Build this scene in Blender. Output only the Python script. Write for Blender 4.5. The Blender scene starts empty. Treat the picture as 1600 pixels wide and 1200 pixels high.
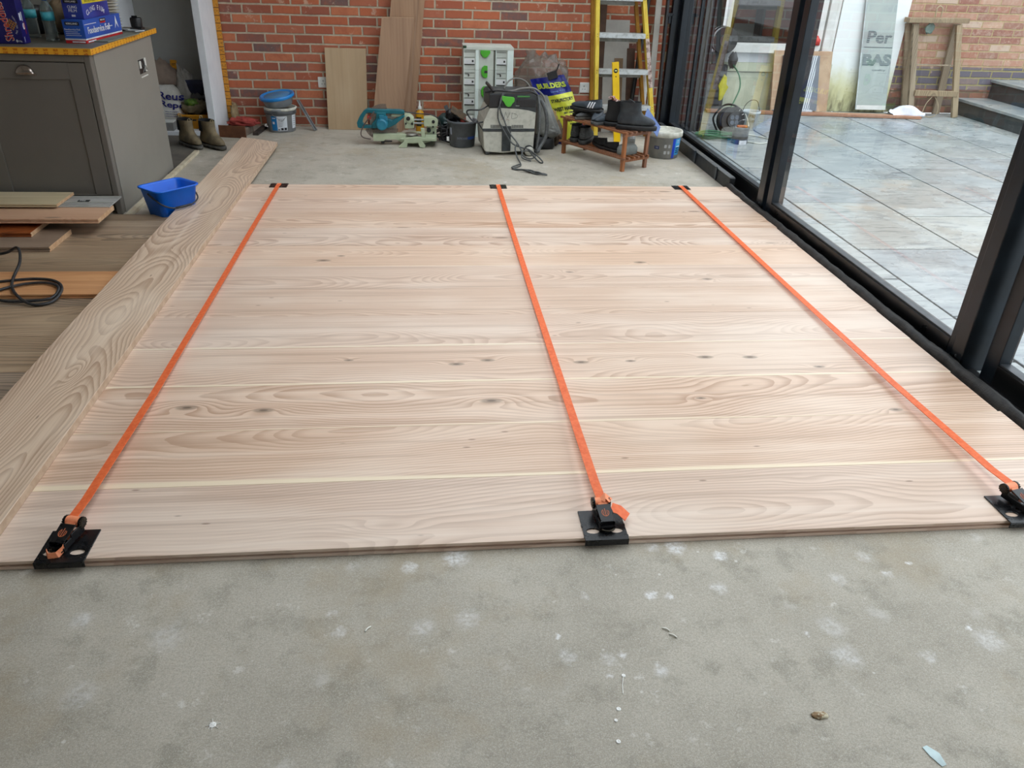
import bpy, bmesh, math, random
from mathutils import Vector, Matrix, noise
from math import sin, cos, pi, radians, sqrt
random.seed(7)
S = bpy.context.scene
COL = S.collection

# ------------------------------------------------------------------ camera
F_PX, PITCH, ROLL, YAW, CAM_H = 1225.17, 0.510552, 0.037753, 0.118620, 1.45
cam = bpy.data.cameras.new('camera'); cam.sensor_width = 36.0
cam.lens = F_PX / 1600 * 36.0; cam.clip_end = 200
co = bpy.data.objects.new('camera', cam); COL.objects.link(co)
fwd = Vector((sin(YAW)*cos(PITCH), cos(YAW)*cos(PITCH), -sin(PITCH)))
rt = Vector((cos(YAW), -sin(YAW), 0)); up = rt.cross(fwd)
r2 = cos(ROLL)*rt + sin(ROLL)*up; u2 = -sin(ROLL)*rt + cos(ROLL)*up
m = Matrix((r2, u2, -fwd)).transposed().to_4x4(); m.translation = (0, 0, CAM_H)
co.matrix_world = m
S.camera = co

# ------------------------------------------------------------------ light and exposure
S.view_settings.view_transform = 'Standard'; S.view_settings.look = 'None'
S.view_settings.exposure = 0.0; S.view_settings.gamma = 1.0
S.view_settings.use_curve_mapping = False
W = bpy.data.worlds.new('overcast_sky'); S.world = W; W.use_nodes = True
nt = W.node_tree; bg = nt.nodes['Background']
tc = nt.nodes.new('ShaderNodeTexCoord'); sep = nt.nodes.new('ShaderNodeSeparateXYZ')
rp = nt.nodes.new('ShaderNodeValToRGB')
nt.links.new(tc.outputs['Generated'], sep.inputs[0]); nt.links.new(sep.outputs['Z'], rp.inputs[0])
rp.color_ramp.elements[0].position = 0.0; rp.color_ramp.elements[0].color = (0.66, 0.72, 0.78, 1)
rp.color_ramp.elements[1].position = 0.6; rp.color_ramp.elements[1].color = (0.87, 0.94, 1.0, 1)
nt.links.new(rp.outputs[0], bg.inputs[0]); bg.inputs[1].default_value = 3.5

# ------------------------------------------------------------------ colour and material helpers
def lin(c):
    out = []
    for v in c[:3]:
        v = v/255.0
        out.append(v/12.92 if v <= 0.04045 else ((v+0.055)/1.055)**2.4)
    return tuple(out) + (1.0,)

class NG:
    """tiny node-graph writer"""
    def __init__(s, name):
        s.m = bpy.data.materials.new(name); s.m.use_nodes = True
        s.t = s.m.node_tree; s.b = s.t.nodes['Principled BSDF']
    def n(s, typ, **kw):
        nd = s.t.nodes.new('ShaderNode'+typ)
        for k, v in kw.items(): setattr(nd, k, v)
        return nd
    def put(s, sock, v):
        if isinstance(v, bpy.types.NodeSocket): s.t.links.new(v, sock)
        elif v is not None:
            if isinstance(v, (tuple, list)) and len(v) == 3 and sock.type == 'RGBA': v = tuple(v)+(1,)
            sock.default_value = v
    def math(s, op, a, b=None, c=None, clamp=False):
        nd = s.n('Math', operation=op, use_clamp=clamp); s.put(nd.inputs[0], a)
        if b is not None: s.put(nd.inputs[1], b)
        if c is not None: s.put(nd.inputs[2], c)
        return nd.outputs[0]
    def vec(s, x, y, z):
        nd = s.n('CombineXYZ'); s.put(nd.inputs[0], x); s.put(nd.inputs[1], y); s.put(nd.inputs[2], z); return nd.outputs[0]
    def sep(s, v):
        nd = s.n('SeparateXYZ'); s.put(nd.inputs[0], v); return nd.outputs
    def mix(s, f, a, b, mode='MIX'):
        nd = s.n('Mix', data_type='RGBA', blend_type=mode); s.put(nd.inputs[0], f); s.put(nd.inputs[6], a); s.put(nd.inputs[7], b)
        return nd.outputs[2]
    def noise(s, v, scale=5, detail=3, rough=.5, dist=0):
        nd = s.n('TexNoise'); s.put(nd.inputs['Vector'], v); s.put(nd.inputs['Scale'], scale)
        s.put(nd.inputs['Detail'], detail); s.put(nd.inputs['Roughness'], rough); s.put(nd.inputs['Distortion'], dist)
        return nd.outputs[0]
    def white(s, v):
        nd = s.n('TexWhiteNoise', noise_dimensions='3D'); s.put(nd.inputs['Vector'], v); return nd.outputs
    def voro(s, v, scale, feature='F1'):
        nd = s.n('TexVoronoi', feature=feature); s.put(nd.inputs['Vector'], v); s.put(nd.inputs['Scale'], scale); return nd.outputs
    def ramp(s, f, stops, interp='LINEAR'):
        nd = s.n('ValToRGB'); s.put(nd.inputs[0], f); e = nd.color_ramp.elements; nd.color_ramp.interpolation = interp
        while len(e) > 1: e.remove(e[0])
        e[0].position = stops[0][0]; e[0].color = stops[0][1]
        for p, c in stops[1:]:
            q = e.new(p); q.color = c
        return nd.outputs[0]
    def step(s, v, lo, hi):
        nd = s.n('MapRange', interpolation_type='SMOOTHSTEP'); s.put(nd.inputs[0], v); s.put(nd.inputs[1], lo); s.put(nd.inputs[2], hi)
        nd.inputs[3].default_value = 0; nd.inputs[4].default_value = 1; return nd.outputs[0]
    def obj(s): return s.n('TexCoord').outputs['Object']
    def rnd(s): return s.n('ObjectInfo').outputs['Random']
    def bump(s, h, strength=.3, dist=.002):
        nd = s.n('Bump'); nd.inputs['Strength'].default_value = strength; nd.inputs['Distance'].default_value = dist
        s.put(nd.inputs['Height'], h); s.put(s.b.inputs['Normal'], nd.outputs[0])
    def out(s, col, rough=.5, metal=0.0, spec=.5):
        s.put(s.b.inputs['Base Color'], col); s.put(s.b.inputs['Roughness'], rough); s.put(s.b.inputs['Metallic'], metal)
        s.b.inputs['Specular IOR Level'].default_value = spec
        return s.m

MC = {}
def M(name, c, rough=.5, metal=0.0, c2=None, scale=12, bump=0.0, spec=.5, streak=None, thr=(.35, .65)):
    """plain procedural material: two tones mixed by noise, optional bump"""
    if name in MC: return MC[name]
    g = NG(name); v = g.obj()
    if streak:
        a = g.n('Mapping'); g.put(a.inputs[0], v); a.inputs['Scale'].default_value = streak; v = a.outputs[0]
    if c2 is None: c2 = tuple(max(0, k*0.86) for k in c)
    nz = g.noise(v, scale, 4, .6)
    col = g.mix(g.step(nz, thr[0], thr[1]), lin(c), lin(c2))
    if bump: g.bump(g.noise(v, scale*6, 3, .6), bump, .003)
    MC[name] = g.out(col, g.math('ADD', g.math('MULTIPLY', nz, .16), rough-.08, clamp=True), metal, spec)
    return MC[name]

def wood(name, base, dark, pale, freq=60, knots=True, rough=.42, tone=.10, along='X', sap=0.0, ring_amt=.75, width=.3, sapw=.02, kn=None):
    """flat-sawn timber: warped annual rings around a wandering heart, knots, board-to-board tone"""
    g = NG(name); v = g.obj(); s = g.sep(v); r = g.rnd()
    ax = {'X': (0, 1, 2), 'Y': (1, 0, 2), 'Z': (2, 0, 1)}[along]
    x, y, z = s[ax[0]], s[ax[1]], s[ax[2]]
    seed = g.math('MULTIPLY', r, 91.7)
    n1 = g.noise(g.vec(g.math('MULTIPLY', x, .55), seed, z), 1.0, 1.5)
    n2 = g.noise(g.vec(g.math('MULTIPLY', x, .9), g.math('ADD', seed, 7.3), g.math('MULTIPLY', y, 1.2)), 1.0, 2)
    n3 = g.noise(g.vec(g.math('MULTIPLY', x, 6), g.math('MULTIPLY', y, 22), seed), 1.0, 3)
    yc = g.math('ADD', g.math('MULTIPLY', g.math('SUBTRACT', n1, .5), .5), width*.45)
    yc = g.math('ADD', yc, g.math('MULTIPLY', g.math('SUBTRACT', g.white(g.vec(seed, 1.5, 2.5))[0], .5), .30))
    dp = g.math('ADD', g.math('MULTIPLY', n2, .34), -.06)
    dy = g.math('SUBTRACT', y, yc)
    rr = g.math('SQRT', g.math('ADD', g.math('MULTIPLY', dy, dy), g.math('MULTIPLY', dp, dp)))
    kmin = None
    for kx, ky, kr in (kn or []):
        ux = g.math('MULTIPLY', g.math('SUBTRACT', x, kx), .42/kr); uy = g.math('DIVIDE', g.math('SUBTRACT', y, ky), kr)
        d2 = g.math('ADD', g.math('MULTIPLY', ux, ux), g.math('MULTIPLY', uy, uy))
        rr = g.math('ADD', rr, g.math('MULTIPLY', g.math('POWER', 2.718, g.math('MULTIPLY', d2, -.16)), kr*2.6))
        kmin = d2 if kmin is None else g.math('MINIMUM', kmin, d2)
    if knots:
        kv = g.vec(g.math('MULTIPLY', x, 1.5), g.math('MULTIPLY', y, 5.0), seed)
        vo = g.voro(kv, 1.0); kd = vo['Distance']
        on = g.math('GREATER_THAN', g.sep(vo['Color'])[0], .45)
        e = g.math('MULTIPLY', g.math('POWER', 2.718, g.math('MULTIPLY', g.math('MULTIPLY', kd, kd), -38)), on)
        rr = g.math('ADD', rr, g.math('MULTIPLY', e, .07))
    ring = g.math('ADD', g.math('MULTIPLY', rr, freq), g.math('MULTIPLY', n3, .55))
    fr = g.math('FRACT', ring)
    late = g.math('MULTIPLY', g.step(fr, .25, .93), g.math('SUBTRACT', 1, g.step(fr, .95, 1.0)))
    late = g.math('MULTIPLY', late, g.math('MULTIPLY', ring_amt, g.math('ADD', .65, g.math('MULTIPLY', g.white(g.vec(seed, 6, 2))[0], .65))))
    band = g.noise(g.vec(g.math('MULTIPLY', x, .5), g.math('MULTIPLY', y, 26), g.math('ADD', seed, 3)), 1, 3, .6)
    fine = g.noise(g.vec(g.math('MULTIPLY', x, 4), g.math('MULTIPLY', y, 160), seed), 1, 2)
    blot = g.noise(g.vec(g.math('MULTIPLY', x, 1.3), g.math('MULTIPLY', y, 4), seed), 1, 3)
    col = g.mix(late, lin(base), lin(dark))
    col = g.mix(g.math('MULTIPLY', g.step(blot, .45, .7), .55), col, lin(pale))
    col = g.mix(g.math('MULTIPLY', g.step(fine, .45, .75), .22), col, lin(dark))
    col = g.mix(g.math('MULTIPLY', g.step(band, .5, .72), .42), col, lin(tuple(k*.93 for k in dark)))
    col = g.mix(g.math('MULTIPLY', g.step(band, .47, .30), .45), col, lin(pale))
    if sap:
        edge = g.math('ADD', y, g.math('MULTIPLY', g.math('SUBTRACT', n1, .5), .06))
        sp = g.math('MULTIPLY', g.math('SUBTRACT', 1, g.step(edge, sapw*.55, sapw*1.15)), 1.0)
        col = g.mix(g.math('MULTIPLY', sp, sap), col, lin((240, 224, 198)))
    if knots:
        core = g.math('MULTIPLY', g.math('SUBTRACT', 1, g.step(kd, .035, .085)), on)
        col = g.mix(g.math('MULTIPLY', core, .72), col, lin((130, 106, 88)))
        sv = g.voro(g.vec(g.math('MULTIPLY', x, 7), g.math('MULTIPLY', y, 24), seed), 1.0)
        sk = g.math('MULTIPLY', g.math('SUBTRACT', 1, g.step(sv['Distance'], .04, .12)), g.math('GREATER_THAN', g.sep(sv['Color'])[1], .82))
        col = g.mix(g.math('MULTIPLY', sk, .7), col, lin((128, 100, 80)))
    if kmin is not None:
        col = g.mix(g.math('MULTIPLY', g.math('SUBTRACT', 1, g.step(kmin, .35, 1.5)), .75), col, lin((146, 128, 112)))
        col = g.mix(g.math('MULTIPLY', g.math('SUBTRACT', 1, g.step(kmin, .02, .3)), .8), col, lin((104, 88, 76)))
    tonev = g.math('ADD', 1.0-tone, g.math('MULTIPLY', g.white(g.vec(seed, 9, 1))[0], tone*2))
    hs = g.n('HueSaturation'); g.put(hs.inputs['Value'], tonev); g.put(hs.inputs['Color'], col)
    g.put(hs.inputs['Saturation'], g.math('ADD', .88, g.math('MULTIPLY', g.white(g.vec(seed, 5, 5))[0], .24)))
    g.bump(g.math('ADD', late, fine), .045, .0012)
    return g.out(hs.outputs[0], g.math('ADD', rough-.05, g.math('MULTIPLY', blot, .12)), 0, .5)

def brick(name, tones, mortar, bw=.235, bh=.0729, off=0.0, zoff=0.0, axis='X', mw=.0055, dirt=None):
    g = NG(name); geo = g.n('NewGeometry').outputs['Position']; s = g.sep(geo)
    dn = g.noise(geo, 14, 3, .6); dn2 = g.noise(g.vec(s[2], s[0], s[1]), 11, 3, .6)
    px = g.math('ADD', s[0] if axis == 'X' else s[1], g.math('MULTIPLY', g.math('SUBTRACT', dn, .5), .012))
    pz = g.math('ADD', g.math('ADD', s[2], zoff), g.math('MULTIPLY', g.math('SUBTRACT', dn2, .5), .008))
    zr = g.math('DIVIDE', pz, bh); row = g.math('FLOOR', zr); zf = g.math('FRACT', zr)
    sh = g.math('ADD', g.math('MULTIPLY', g.math('MODULO', row, 2), .5), g.math('MULTIPLY', g.white(g.vec(row, 2, 3))[0], .22))
    xr = g.math('ADD', g.math('DIVIDE', g.math('ADD', px, off+50), bw), sh); ci = g.math('FLOOR', xr); xf = g.math('FRACT', xr)
    dx = g.math('MULTIPLY', g.math('MINIMUM', xf, g.math('SUBTRACT', 1, xf)), bw)
    dz = g.math('MULTIPLY', g.math('MINIMUM', zf, g.math('SUBTRACT', 1, zf)), bh)
    d = g.math('MINIMUM', dx, dz)
    face = g.step(d, mw*.75, mw*1.35)
    wn = g.white(g.vec(ci, row, 5)); st = [(i/len(tones), lin(t)) for i, t in enumerate(tones)]
    col = g.ramp(wn[0], st, 'CONSTANT')
    blot = g.noise(geo, 26, 4, .65); col = g.mix(g.math('MULTIPLY', g.step(blot, .42, .72), .55), col, lin(tones[-1]))
    big = g.noise(geo, 7, 3, .6); col = g.mix(g.math('MULTIPLY', g.step(big, .5, .7), .5), col, lin(tones[0]))
    w2 = g.noise(g.vec(s[0], s[2], 4.4), 9, 5, .7)
    col = g.mix(g.math('MULTIPLY', g.step(w2, .60, .70), .6), col, lin((206, 180, 158)))
    mc = g.mix(g.noise(geo, 30, 3), lin(mortar), lin(tuple(k*.72 for k in mortar)))
    col = g.mix(face, mc, col)
    if dirt: col = g.mix(g.math('MULTIPLY', g.step(s[2], dirt[1], dirt[0]), .6), col, lin(dirt[2]))
    g.bump(g.math('ADD', g.math('MULTIPLY', face, 1.0), g.math('MULTIPLY', g.noise(geo, 70, 4, .7), .5)), .8, .006)
    return g.out(col, .86, 0, .2)

def glass_mat(name, tint=(.99, .995, .995), refl=1.0):
    m = bpy.data.materials.new(name); m.use_nodes = True; t = m.node_tree; t.nodes.clear()
    o = t.nodes.new('ShaderNodeOutputMaterial'); mx = t.nodes.new('ShaderNodeMixShader')
    tr = t.nodes.new('ShaderNodeBsdfTransparent'); tr.inputs[0].default_value = tint+(1,)
    gl = t.nodes.new('ShaderNodeBsdfGlossy'); gl.inputs['Roughness'].default_value = 0.0
    fr = t.nodes.new('ShaderNodeFresnel'); fr.inputs[0].default_value = 1.5
    mu = t.nodes.new('ShaderNodeMath'); mu.operation = 'MULTIPLY'; mu.inputs[1].default_value = 1.7*refl; mu.use_clamp = True
    ge = t.nodes.new('ShaderNodeNewGeometry'); iv = t.nodes.new('ShaderNodeMath'); iv.operation = 'SUBTRACT'; iv.inputs[0].default_value = 1.0
    m2 = t.nodes.new('ShaderNodeMath'); m2.operation = 'MULTIPLY'      # reflect on entering the pane only
    t.links.new(ge.outputs['Backfacing'], iv.inputs[1]); t.links.new(fr.outputs[0], mu.inputs[0]); t.links.new(mu.outputs[0], m2.inputs[0])
    t.links.new(iv.outputs[0], m2.inputs[1]); t.links.new(m2.outputs[0], mx.inputs[0])
    t.links.new(tr.outputs[0], mx.inputs[1]); t.links.new(gl.outputs[0], mx.inputs[2]); t.links.new(mx.outputs[0], o.inputs[0])
    return m
def film_mat(name, col, alpha, rough=.25):
    g = NG(name); g.out(lin(col), rough, 0, .6); nz = g.noise(g.obj(), 9, 4, .7)
    g.put(g.b.inputs['Alpha'], g.math('ADD', alpha-.15, g.math('MULTIPLY', nz, .4), clamp=True)); return g.m

# ------------------------------------------------------------------ mesh builder
def frame(o, right, upv):
    r = Vector(right).normalized(); u = Vector(upv); u = (u-u.dot(r)*r).normalized(); n = r.cross(u)
    mm = Matrix((r, u, n)).transposed().to_4x4(); mm.translation = Vector(o); return mm
def RZ(a, loc=(0, 0, 0)): return Matrix.Translation(loc) @ Matrix.Rotation(radians(a), 4, 'Z')

class MB:
    def __init__(s, mat): s.v = []; s.f = []; s.mi = []; s.sm = []; s.mats = [mat]; s.cur = 0; s.T = Matrix.Identity(4)
    def mat(s, m):
        if m not in s.mats: s.mats.append(m)
        s.cur = s.mats.index(m); return s
    def at(s, T): s.T = T; return s
    def add(s, vs, fs, smooth=False, T=None):
        b = len(s.v); X = s.T @ T if T is not None else s.T
        s.v += [X @ Vector(p) for p in vs]
        for f in fs: s.f.append([b+i for i in f]); s.mi.append(s.cur); s.sm.append(smooth)
        return s
    def box(s, x0, x1, y0, y1, z0, z1, T=None):
        v = [(x, y, z) for z in (z0, z1) for y in (y0, y1) for x in (x0, x1)]
        return s.add(v, [(0, 2, 3, 1), (4, 5, 7, 6), (0, 1, 5, 4), (2, 6, 7, 3), (0, 4, 6, 2), (1, 3, 7, 5)], T=T)
    def bar(s, a, b, w, t, side=(1, 0, 0)):
        """rectangular bar from a to b; w across 'side', t the other way"""
        a = Vector(a); b = Vector(b); d = (b-a); L = d.length; d.normalize()
        sd = Vector(side); sd = (sd-sd.dot(d)*d).normalized(); n = d.cross(sd)
        T = Matrix((sd, n, d)).transposed().to_4x4(); T.translation = a
        return s.box(-w/2, w/2, -t/2, t/2, 0, L, T=T)
    def prism(s, pts, h0, h1, T=None, smooth=False):
        """polygon in local XY extruded along Z"""
        n = len(pts); v = [(p[0], p[1], h0) for p in pts]+[(p[0], p[1], h1) for p in pts]
        ar = sum(pts[i][0]*pts[(i+1) % n][1]-pts[(i+1) % n][0]*pts[i][1] for i in range(n))
        f = [tuple(range(n-1, -1, -1)), tuple(range(n, 2*n))]+[(i, (i+1) % n, n+(i+1) % n, n+i) for i in range(n)]
        if ar < 0: f = [tuple(reversed(q)) for q in f]
        return s.add(v, f, smooth, T)
    def cyl(s, a, b, r0, r1=None, n=16, caps=True, smooth=True):
        if r1 is None: r1 = r0
        a = Vector(a); b = Vector(b); d = (b-a).normalized()
        p = d.orthogonal().normalized(); q = d.cross(p); v = []
        for c, r in ((a, r0), (b, r1)):
            v += [c+r*(cos(2*pi*i/n)*p+sin(2*pi*i/n)*q) for i in range(n)]
        s.add(v, [(i, (i+1) % n, n+(i+1) % n, n+i) for i in range(n)], smooth)
        if caps: s.add(v, [tuple(range(n-1, -1, -1)), tuple(range(n, 2*n))])
        return s
    def lathe(s, prof, c=(0, 0, 0), n=32, T=None, sx=1, sy=1, wob=0):
        v = []; f = []
        for r, z in prof:
            for i in range(n):
                a = 2*pi*i/n; k = 1+wob*noise.noise(Vector((cos(a)*2, sin(a)*2, z*20)))
                v.append((c[0]+r*k*cos(a)*sx, c[1]+r*k*sin(a)*sy, c[2]+z))
        for j in range(len(prof)-1):
            for i in range(n): f.append((j*n+i, j*n+(i+1) % n, (j+1)*n+(i+1) % n, (j+1)*n+i))
        if prof[0][0] > 1e-6: f.append(tuple(range(n-1, -1, -1)))
        if prof[-1][0] > 1e-6: f.append(tuple(range((len(prof)-1)*n, len(prof)*n)))
        return s.add(v, f, True, T)
    def tube(s, pts, r, n=8, smooth_n=6, closed=False, T=None):
        P = [Vector(p) for p in pts]
        if smooth_n:
            Q = []; m_ = len(P)
            for i in range(m_ if closed else m_-1):
                g = (lambda k: P[k % m_]) if closed else (lambda k: P[max(0, min(m_-1, k))])
                p0, p1, p2, p3 = g(i-1), g(i), g(i+1), g(i+2)
                for k in range(smooth_n):
                    t = k/smooth_n
                    Q.append(.5*((2*p1)+(-p0+p2)*t+(2*p0-5*p1+4*p2-p3)*t*t+(-p0+3*p1-3*p2+p3)*t**3))
            if not closed: Q.append(P[-1])
            P = Q
        v = []; f = []; L = len(P); pr = None
        for i, p in enumerate(P):
            d = (P[(i+1) % L]-P[i-1]) if closed else (P[min(i+1, L-1)]-P[max(i-1, 0)])
            d.normalize()
            if pr is None: pr = d.orthogonal().normalized()
            pr = (pr-pr.dot(d)*d)
            pr = pr.normalized() if pr.length > 1e-6 else d.orthogonal().normalized()
            q = d.cross(pr)
            v += [p+r*(cos(2*pi*k/n)*pr+sin(2*pi*k/n)*q) for k in range(n)]
        for i in range(L if closed else L-1):
            j = (i+1) % L
            for k in range(n): f.append((i*n+k, i*n+(k+1) % n, j*n+(k+1) % n, j*n+k))
        if not closed: f += [tuple(range(n-1, -1, -1)), tuple(range((L-1)*n, L*n))]
        return s.add(v, f, True, T)
    def ribbon(s, pts, w, t, side):
        """flat webbing along pts"""
        P = [Vector(p) for p in pts]; L = len(P); v = []; f = []
        for i, p in enumerate(P):
            d = (P[min(i+1, L-1)]-P[max(i-1, 0)]).normalized(); sd = Vector(side[i] if isinstance(side, list) else side)
            sd = (sd-sd.dot(d)*d).normalized(); n = d.cross(sd)
            v += [p-sd*w/2-n*t/2, p+sd*w/2-n*t/2, p+sd*w/2+n*t/2, p-sd*w/2+n*t/2]
        for i in range(L-1):
            for k in range(4): f.append((i*4+k, i*4+(k+1) % 4, (i+1)*4+(k+1) % 4, (i+1)*4+k))
        f += [(3, 2, 1, 0), tuple(range((L-1)*4, L*4))]
        return s.add(v, f)
    def loft(s, rings, cap0=True, cap1=True, T=None, smooth=True):
        n = len(rings[0]); v = [p for r in rings for p in r]; f = []
        for j in range(len(rings)-1):
            for i in range(n): f.append((j*n+i, j*n+(i+1) % n, (j+1)*n+(i+1) % n, (j+1)*n+i))
        if cap0: f.append(tuple(range(n-1, -1, -1)))
        if cap1: f.append(tuple(range((len(rings)-1)*n, len(rings)*n)))
        return s.add(v, f, smooth, T)
    def grid(s, fn, nu, nv, T=None, smooth=True):
        v = [fn(i/nu, j/nv) for j in range(nv+1) for i in range(nu+1)]
        f = [(j*(nu+1)+i, j*(nu+1)+i+1, (j+1)*(nu+1)+i+1, (j+1)*(nu+1)+i) for j in range(nv) for i in range(nu)]
        return s.add(v, f, smooth, T)
    def blob(s, c, r, amp=.2, fq=3, seed=0, n=28, flat=None, ridge=False, T=None):
        v = []; f = []; h = n//2
        for j in range(h+1):
            th = pi*j/h
            for i in range(n):
                a = 2*pi*i/n; d = Vector((sin(th)*cos(a), sin(th)*sin(a), cos(th)))
                q = d*fq+Vector((seed*3.1, seed, 0)); nz = noise.noise(q)+.5*noise.noise(q*2.3)
                if ridge: nz = abs(nz)*1.6-.4
                k = 1+amp*nz; p = Vector((c[0]+r[0]*d.x*k, c[1]+r[1]*d.y*k, c[2]+r[2]*d.z*k))
                if flat is not None: p.z = max(p.z, flat)
                v.append(p)
        for j in range(h):
            for i in range(n): f.append((j*n+i, (j+1)*n+i, (j+1)*n+(i+1) % n, j*n+(i+1) % n))
        return s.add(v, f, True, T)
    def text(s, body, T, size=.05, width=None, ext=.0004, bold=0.0, fn=None, align='CENTER', shear=0, font_h=None):
        cu = bpy.data.curves.new('lettering', 'FONT'); cu.body = body; cu.size = size; cu.extrude = ext; cu.offset = bold*size
        cu.align_x = align; cu.align_y = 'CENTER'; cu.resolution_u = 3; cu.shear = shear
        ob = bpy.data.objects.new('lettering', cu); COL.objects.link(ob)
        dg = bpy.context.evaluated_depsgraph_get(); me = bpy.data.meshes.new_from_object(ob.evaluated_get(dg))
        vs = [x.co.copy() for x in me.vertices]; fs = [tuple(p.vertices) for p in me.polygons]
        bpy.data.objects.remove(ob); bpy.data.curves.remove(cu); bpy.data.meshes.remove(me)
        if not vs: return s
        if width or font_h:
            x0 = min(p.x for p in vs); x1 = max(p.x for p in vs); y0 = min(p.y for p in vs); y1 = max(p.y for p in vs)
            kx = width/(x1-x0) if width else 1; ky = font_h/(y1-y0) if font_h else kx
            vs = [Vector(((p.x-(x0+x1)/2)*kx, (p.y-(y0+y1)/2)*ky, p.z)) for p in vs]
        if fn: vs = [fn(p) for p in vs]
        return s.add(vs, fs, False, T)
    def build(s, name, parent=None, origin=None, bevel=0, seg=2, sub=0, solid=0, rot=None):
        o3 = Vector(parent.location if parent is not None and parent.type == 'EMPTY' else (parent['o3'] if parent is not None else (origin or (0, 0, 0))))
        if origin is not None: o3 = Vector(origin)
        me = bpy.data.meshes.new(name)
        me.from_pydata([tuple(p-o3) for p in s.v], [], s.f)
        for m_ in s.mats: me.materials.append(m_)
        me.polygons.foreach_set('material_index', s.mi); me.polygons.foreach_set('use_smooth', s.sm)
        me.validate(); me.update()
        o = bpy.data.objects.new(name, me); COL.objects.link(o)
        if parent is not None:
            o.parent = parent
            par_o = Vector(parent.location) if parent.type == 'EMPTY' and parent.parent is None else Vector(parent['o3'])
            o.location = o3-par_o
        else: o.location = o3
        o['o3'] = tuple(o3)
        if solid:
            q = o.modifiers.new('solid', 'SOLIDIFY'); q.thickness = solid; q.offset = 0
        if bevel:
            q = o.modifiers.new('bevel', 'BEVEL'); q.width = bevel; q.segments = seg; q.limit_method = 'ANGLE'; q.angle_limit = radians(40)
        if sub:
            q = o.modifiers.new('sub', 'SUBSURF'); q.levels = sub; q.render_levels = sub
        return o

def thing(name, label, cat, loc, group=None):
    o = bpy.data.objects.new(name, None); COL.objects.link(o); o.location = loc; o.empty_display_size = .05
    o['label'] = label; o['category'] = cat
    if group: o['group'] = group
    return o
def tag(o, label, cat, group=None):
    o['label'] = label; o['category'] = cat
    if group: o['group'] = group
    if 'o3' in o: pass
    return o
def struct(o): o['kind'] = 'structure'; return o
def dup(root, loc, rotz=0, label=None):
    r = root.copy(); COL.objects.link(r); r.location = loc; r.rotation_euler = (0, 0, rotz)
    if label: r['label'] = label
    for ch in list(root.children):
        c = ch.copy(); COL.objects.link(c); c.parent = r
        for g in list(ch.children):
            d = g.copy(); COL.objects.link(d); d.parent = c
    return r

# ------------------------------------------------------------------ materials
black_metal = M('black_anodised_metal', (16, 20, 25), .32, .2, (24, 32, 40), 6)
black_rail = M('black_rail_metal', (9, 9, 10), .3, .1, (14, 14, 14), 6)
black_plastic = M('black_plastic', (22, 22, 24), .42, 0, (30, 30, 32), 20)
black_rubber = M('black_rubber', (20, 21, 23), .6, 0, (36, 37, 38), 14, .2)
steel = M('brushed_steel', (150, 150, 150), .32, .9, (120, 120, 120), 20)
white_plastic = M('white_plastic', (226, 226, 222), .4, 0, (212, 212, 206), 10)
white_paint = M('white_paint', (225, 228, 232), .5, 0, (216, 219, 224), 5)

# ================================================================== THE SETTING
WALL_Y, GX, OUT_Y = 7.25, 2.135, 8.4
# --- concrete screed
g = NG('concrete_screed'); geo = g.n('NewGeometry').outputs['Position']; sp_ = g.sep(geo)
big = g.noise(geo, 1.9, 5, .65); mid = g.noise(geo, 8, 6, .7); fine = g.noise(geo, 160, 3, .7)
col = g.mix(g.step(big, .35, .65), lin((168, 160, 146)), lin((188, 180, 166)))
col = g.mix(g.math('MULTIPLY', g.step(mid, .50, .66), .6), col, lin((142, 136, 122)))
col = g.mix(g.math('MULTIPLY', g.step(fine, .35, .75), .45), col, lin((128, 124, 114)))
vo = g.voro(geo, 420.); col = g.mix(g.math('MULTIPLY', g.math('GREATER_THAN', g.sep(vo['Color'])[0], .80), .30), col, lin((206, 202, 190)))
sm = g.noise(geo, 3.2, 5, .75); tr = g.voro(g.vec(sp_[0], g.math('MULTIPLY', sp_[1], 1.0), g.math('MULTIPLY', mid, .25)), 5.0)
pat = g.math('MULTIPLY', g.math('SUBTRACT', 1, g.step(g.math('ADD', tr['Distance'], g.math('MULTIPLY', mid, .5)), .28, .42)), g.math('GREATER_THAN', g.sep(tr['Color'])[0], .45))
col = g.mix(g.math('MULTIPLY', pat, g.math('MULTIPLY', .42, g.step(g.noise(geo, 30, 4, .7), .3, .6))), col, lin((214, 212, 208)))
wh = g.math('MULTIPLY', g.step(g.noise(geo, 12, 5, .75), .60, .70), g.step(big, .38, .55))
col = g.mix(g.math('MULTIPLY', wh, .6), col, lin((222, 220, 214)))
ds = g.voro(geo, 11.0); dk = g.math('MULTIPLY', g.math('SUBTRACT', 1, g.step(ds['Distance'], .035, .06)), g.math('GREATER_THAN', g.sep(ds['Color'])[2], .6))
col = g.mix(g.math('MULTIPLY', dk, .6), col, lin((222, 220, 214)))
br = g.noise(g.vec(sp_[1], sp_[0], 3.3), 2.2, 4, .7); col = g.mix(g.math('MULTIPLY', g.step(br, .50, .66), .38), col, lin((158, 140, 110)))
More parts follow.
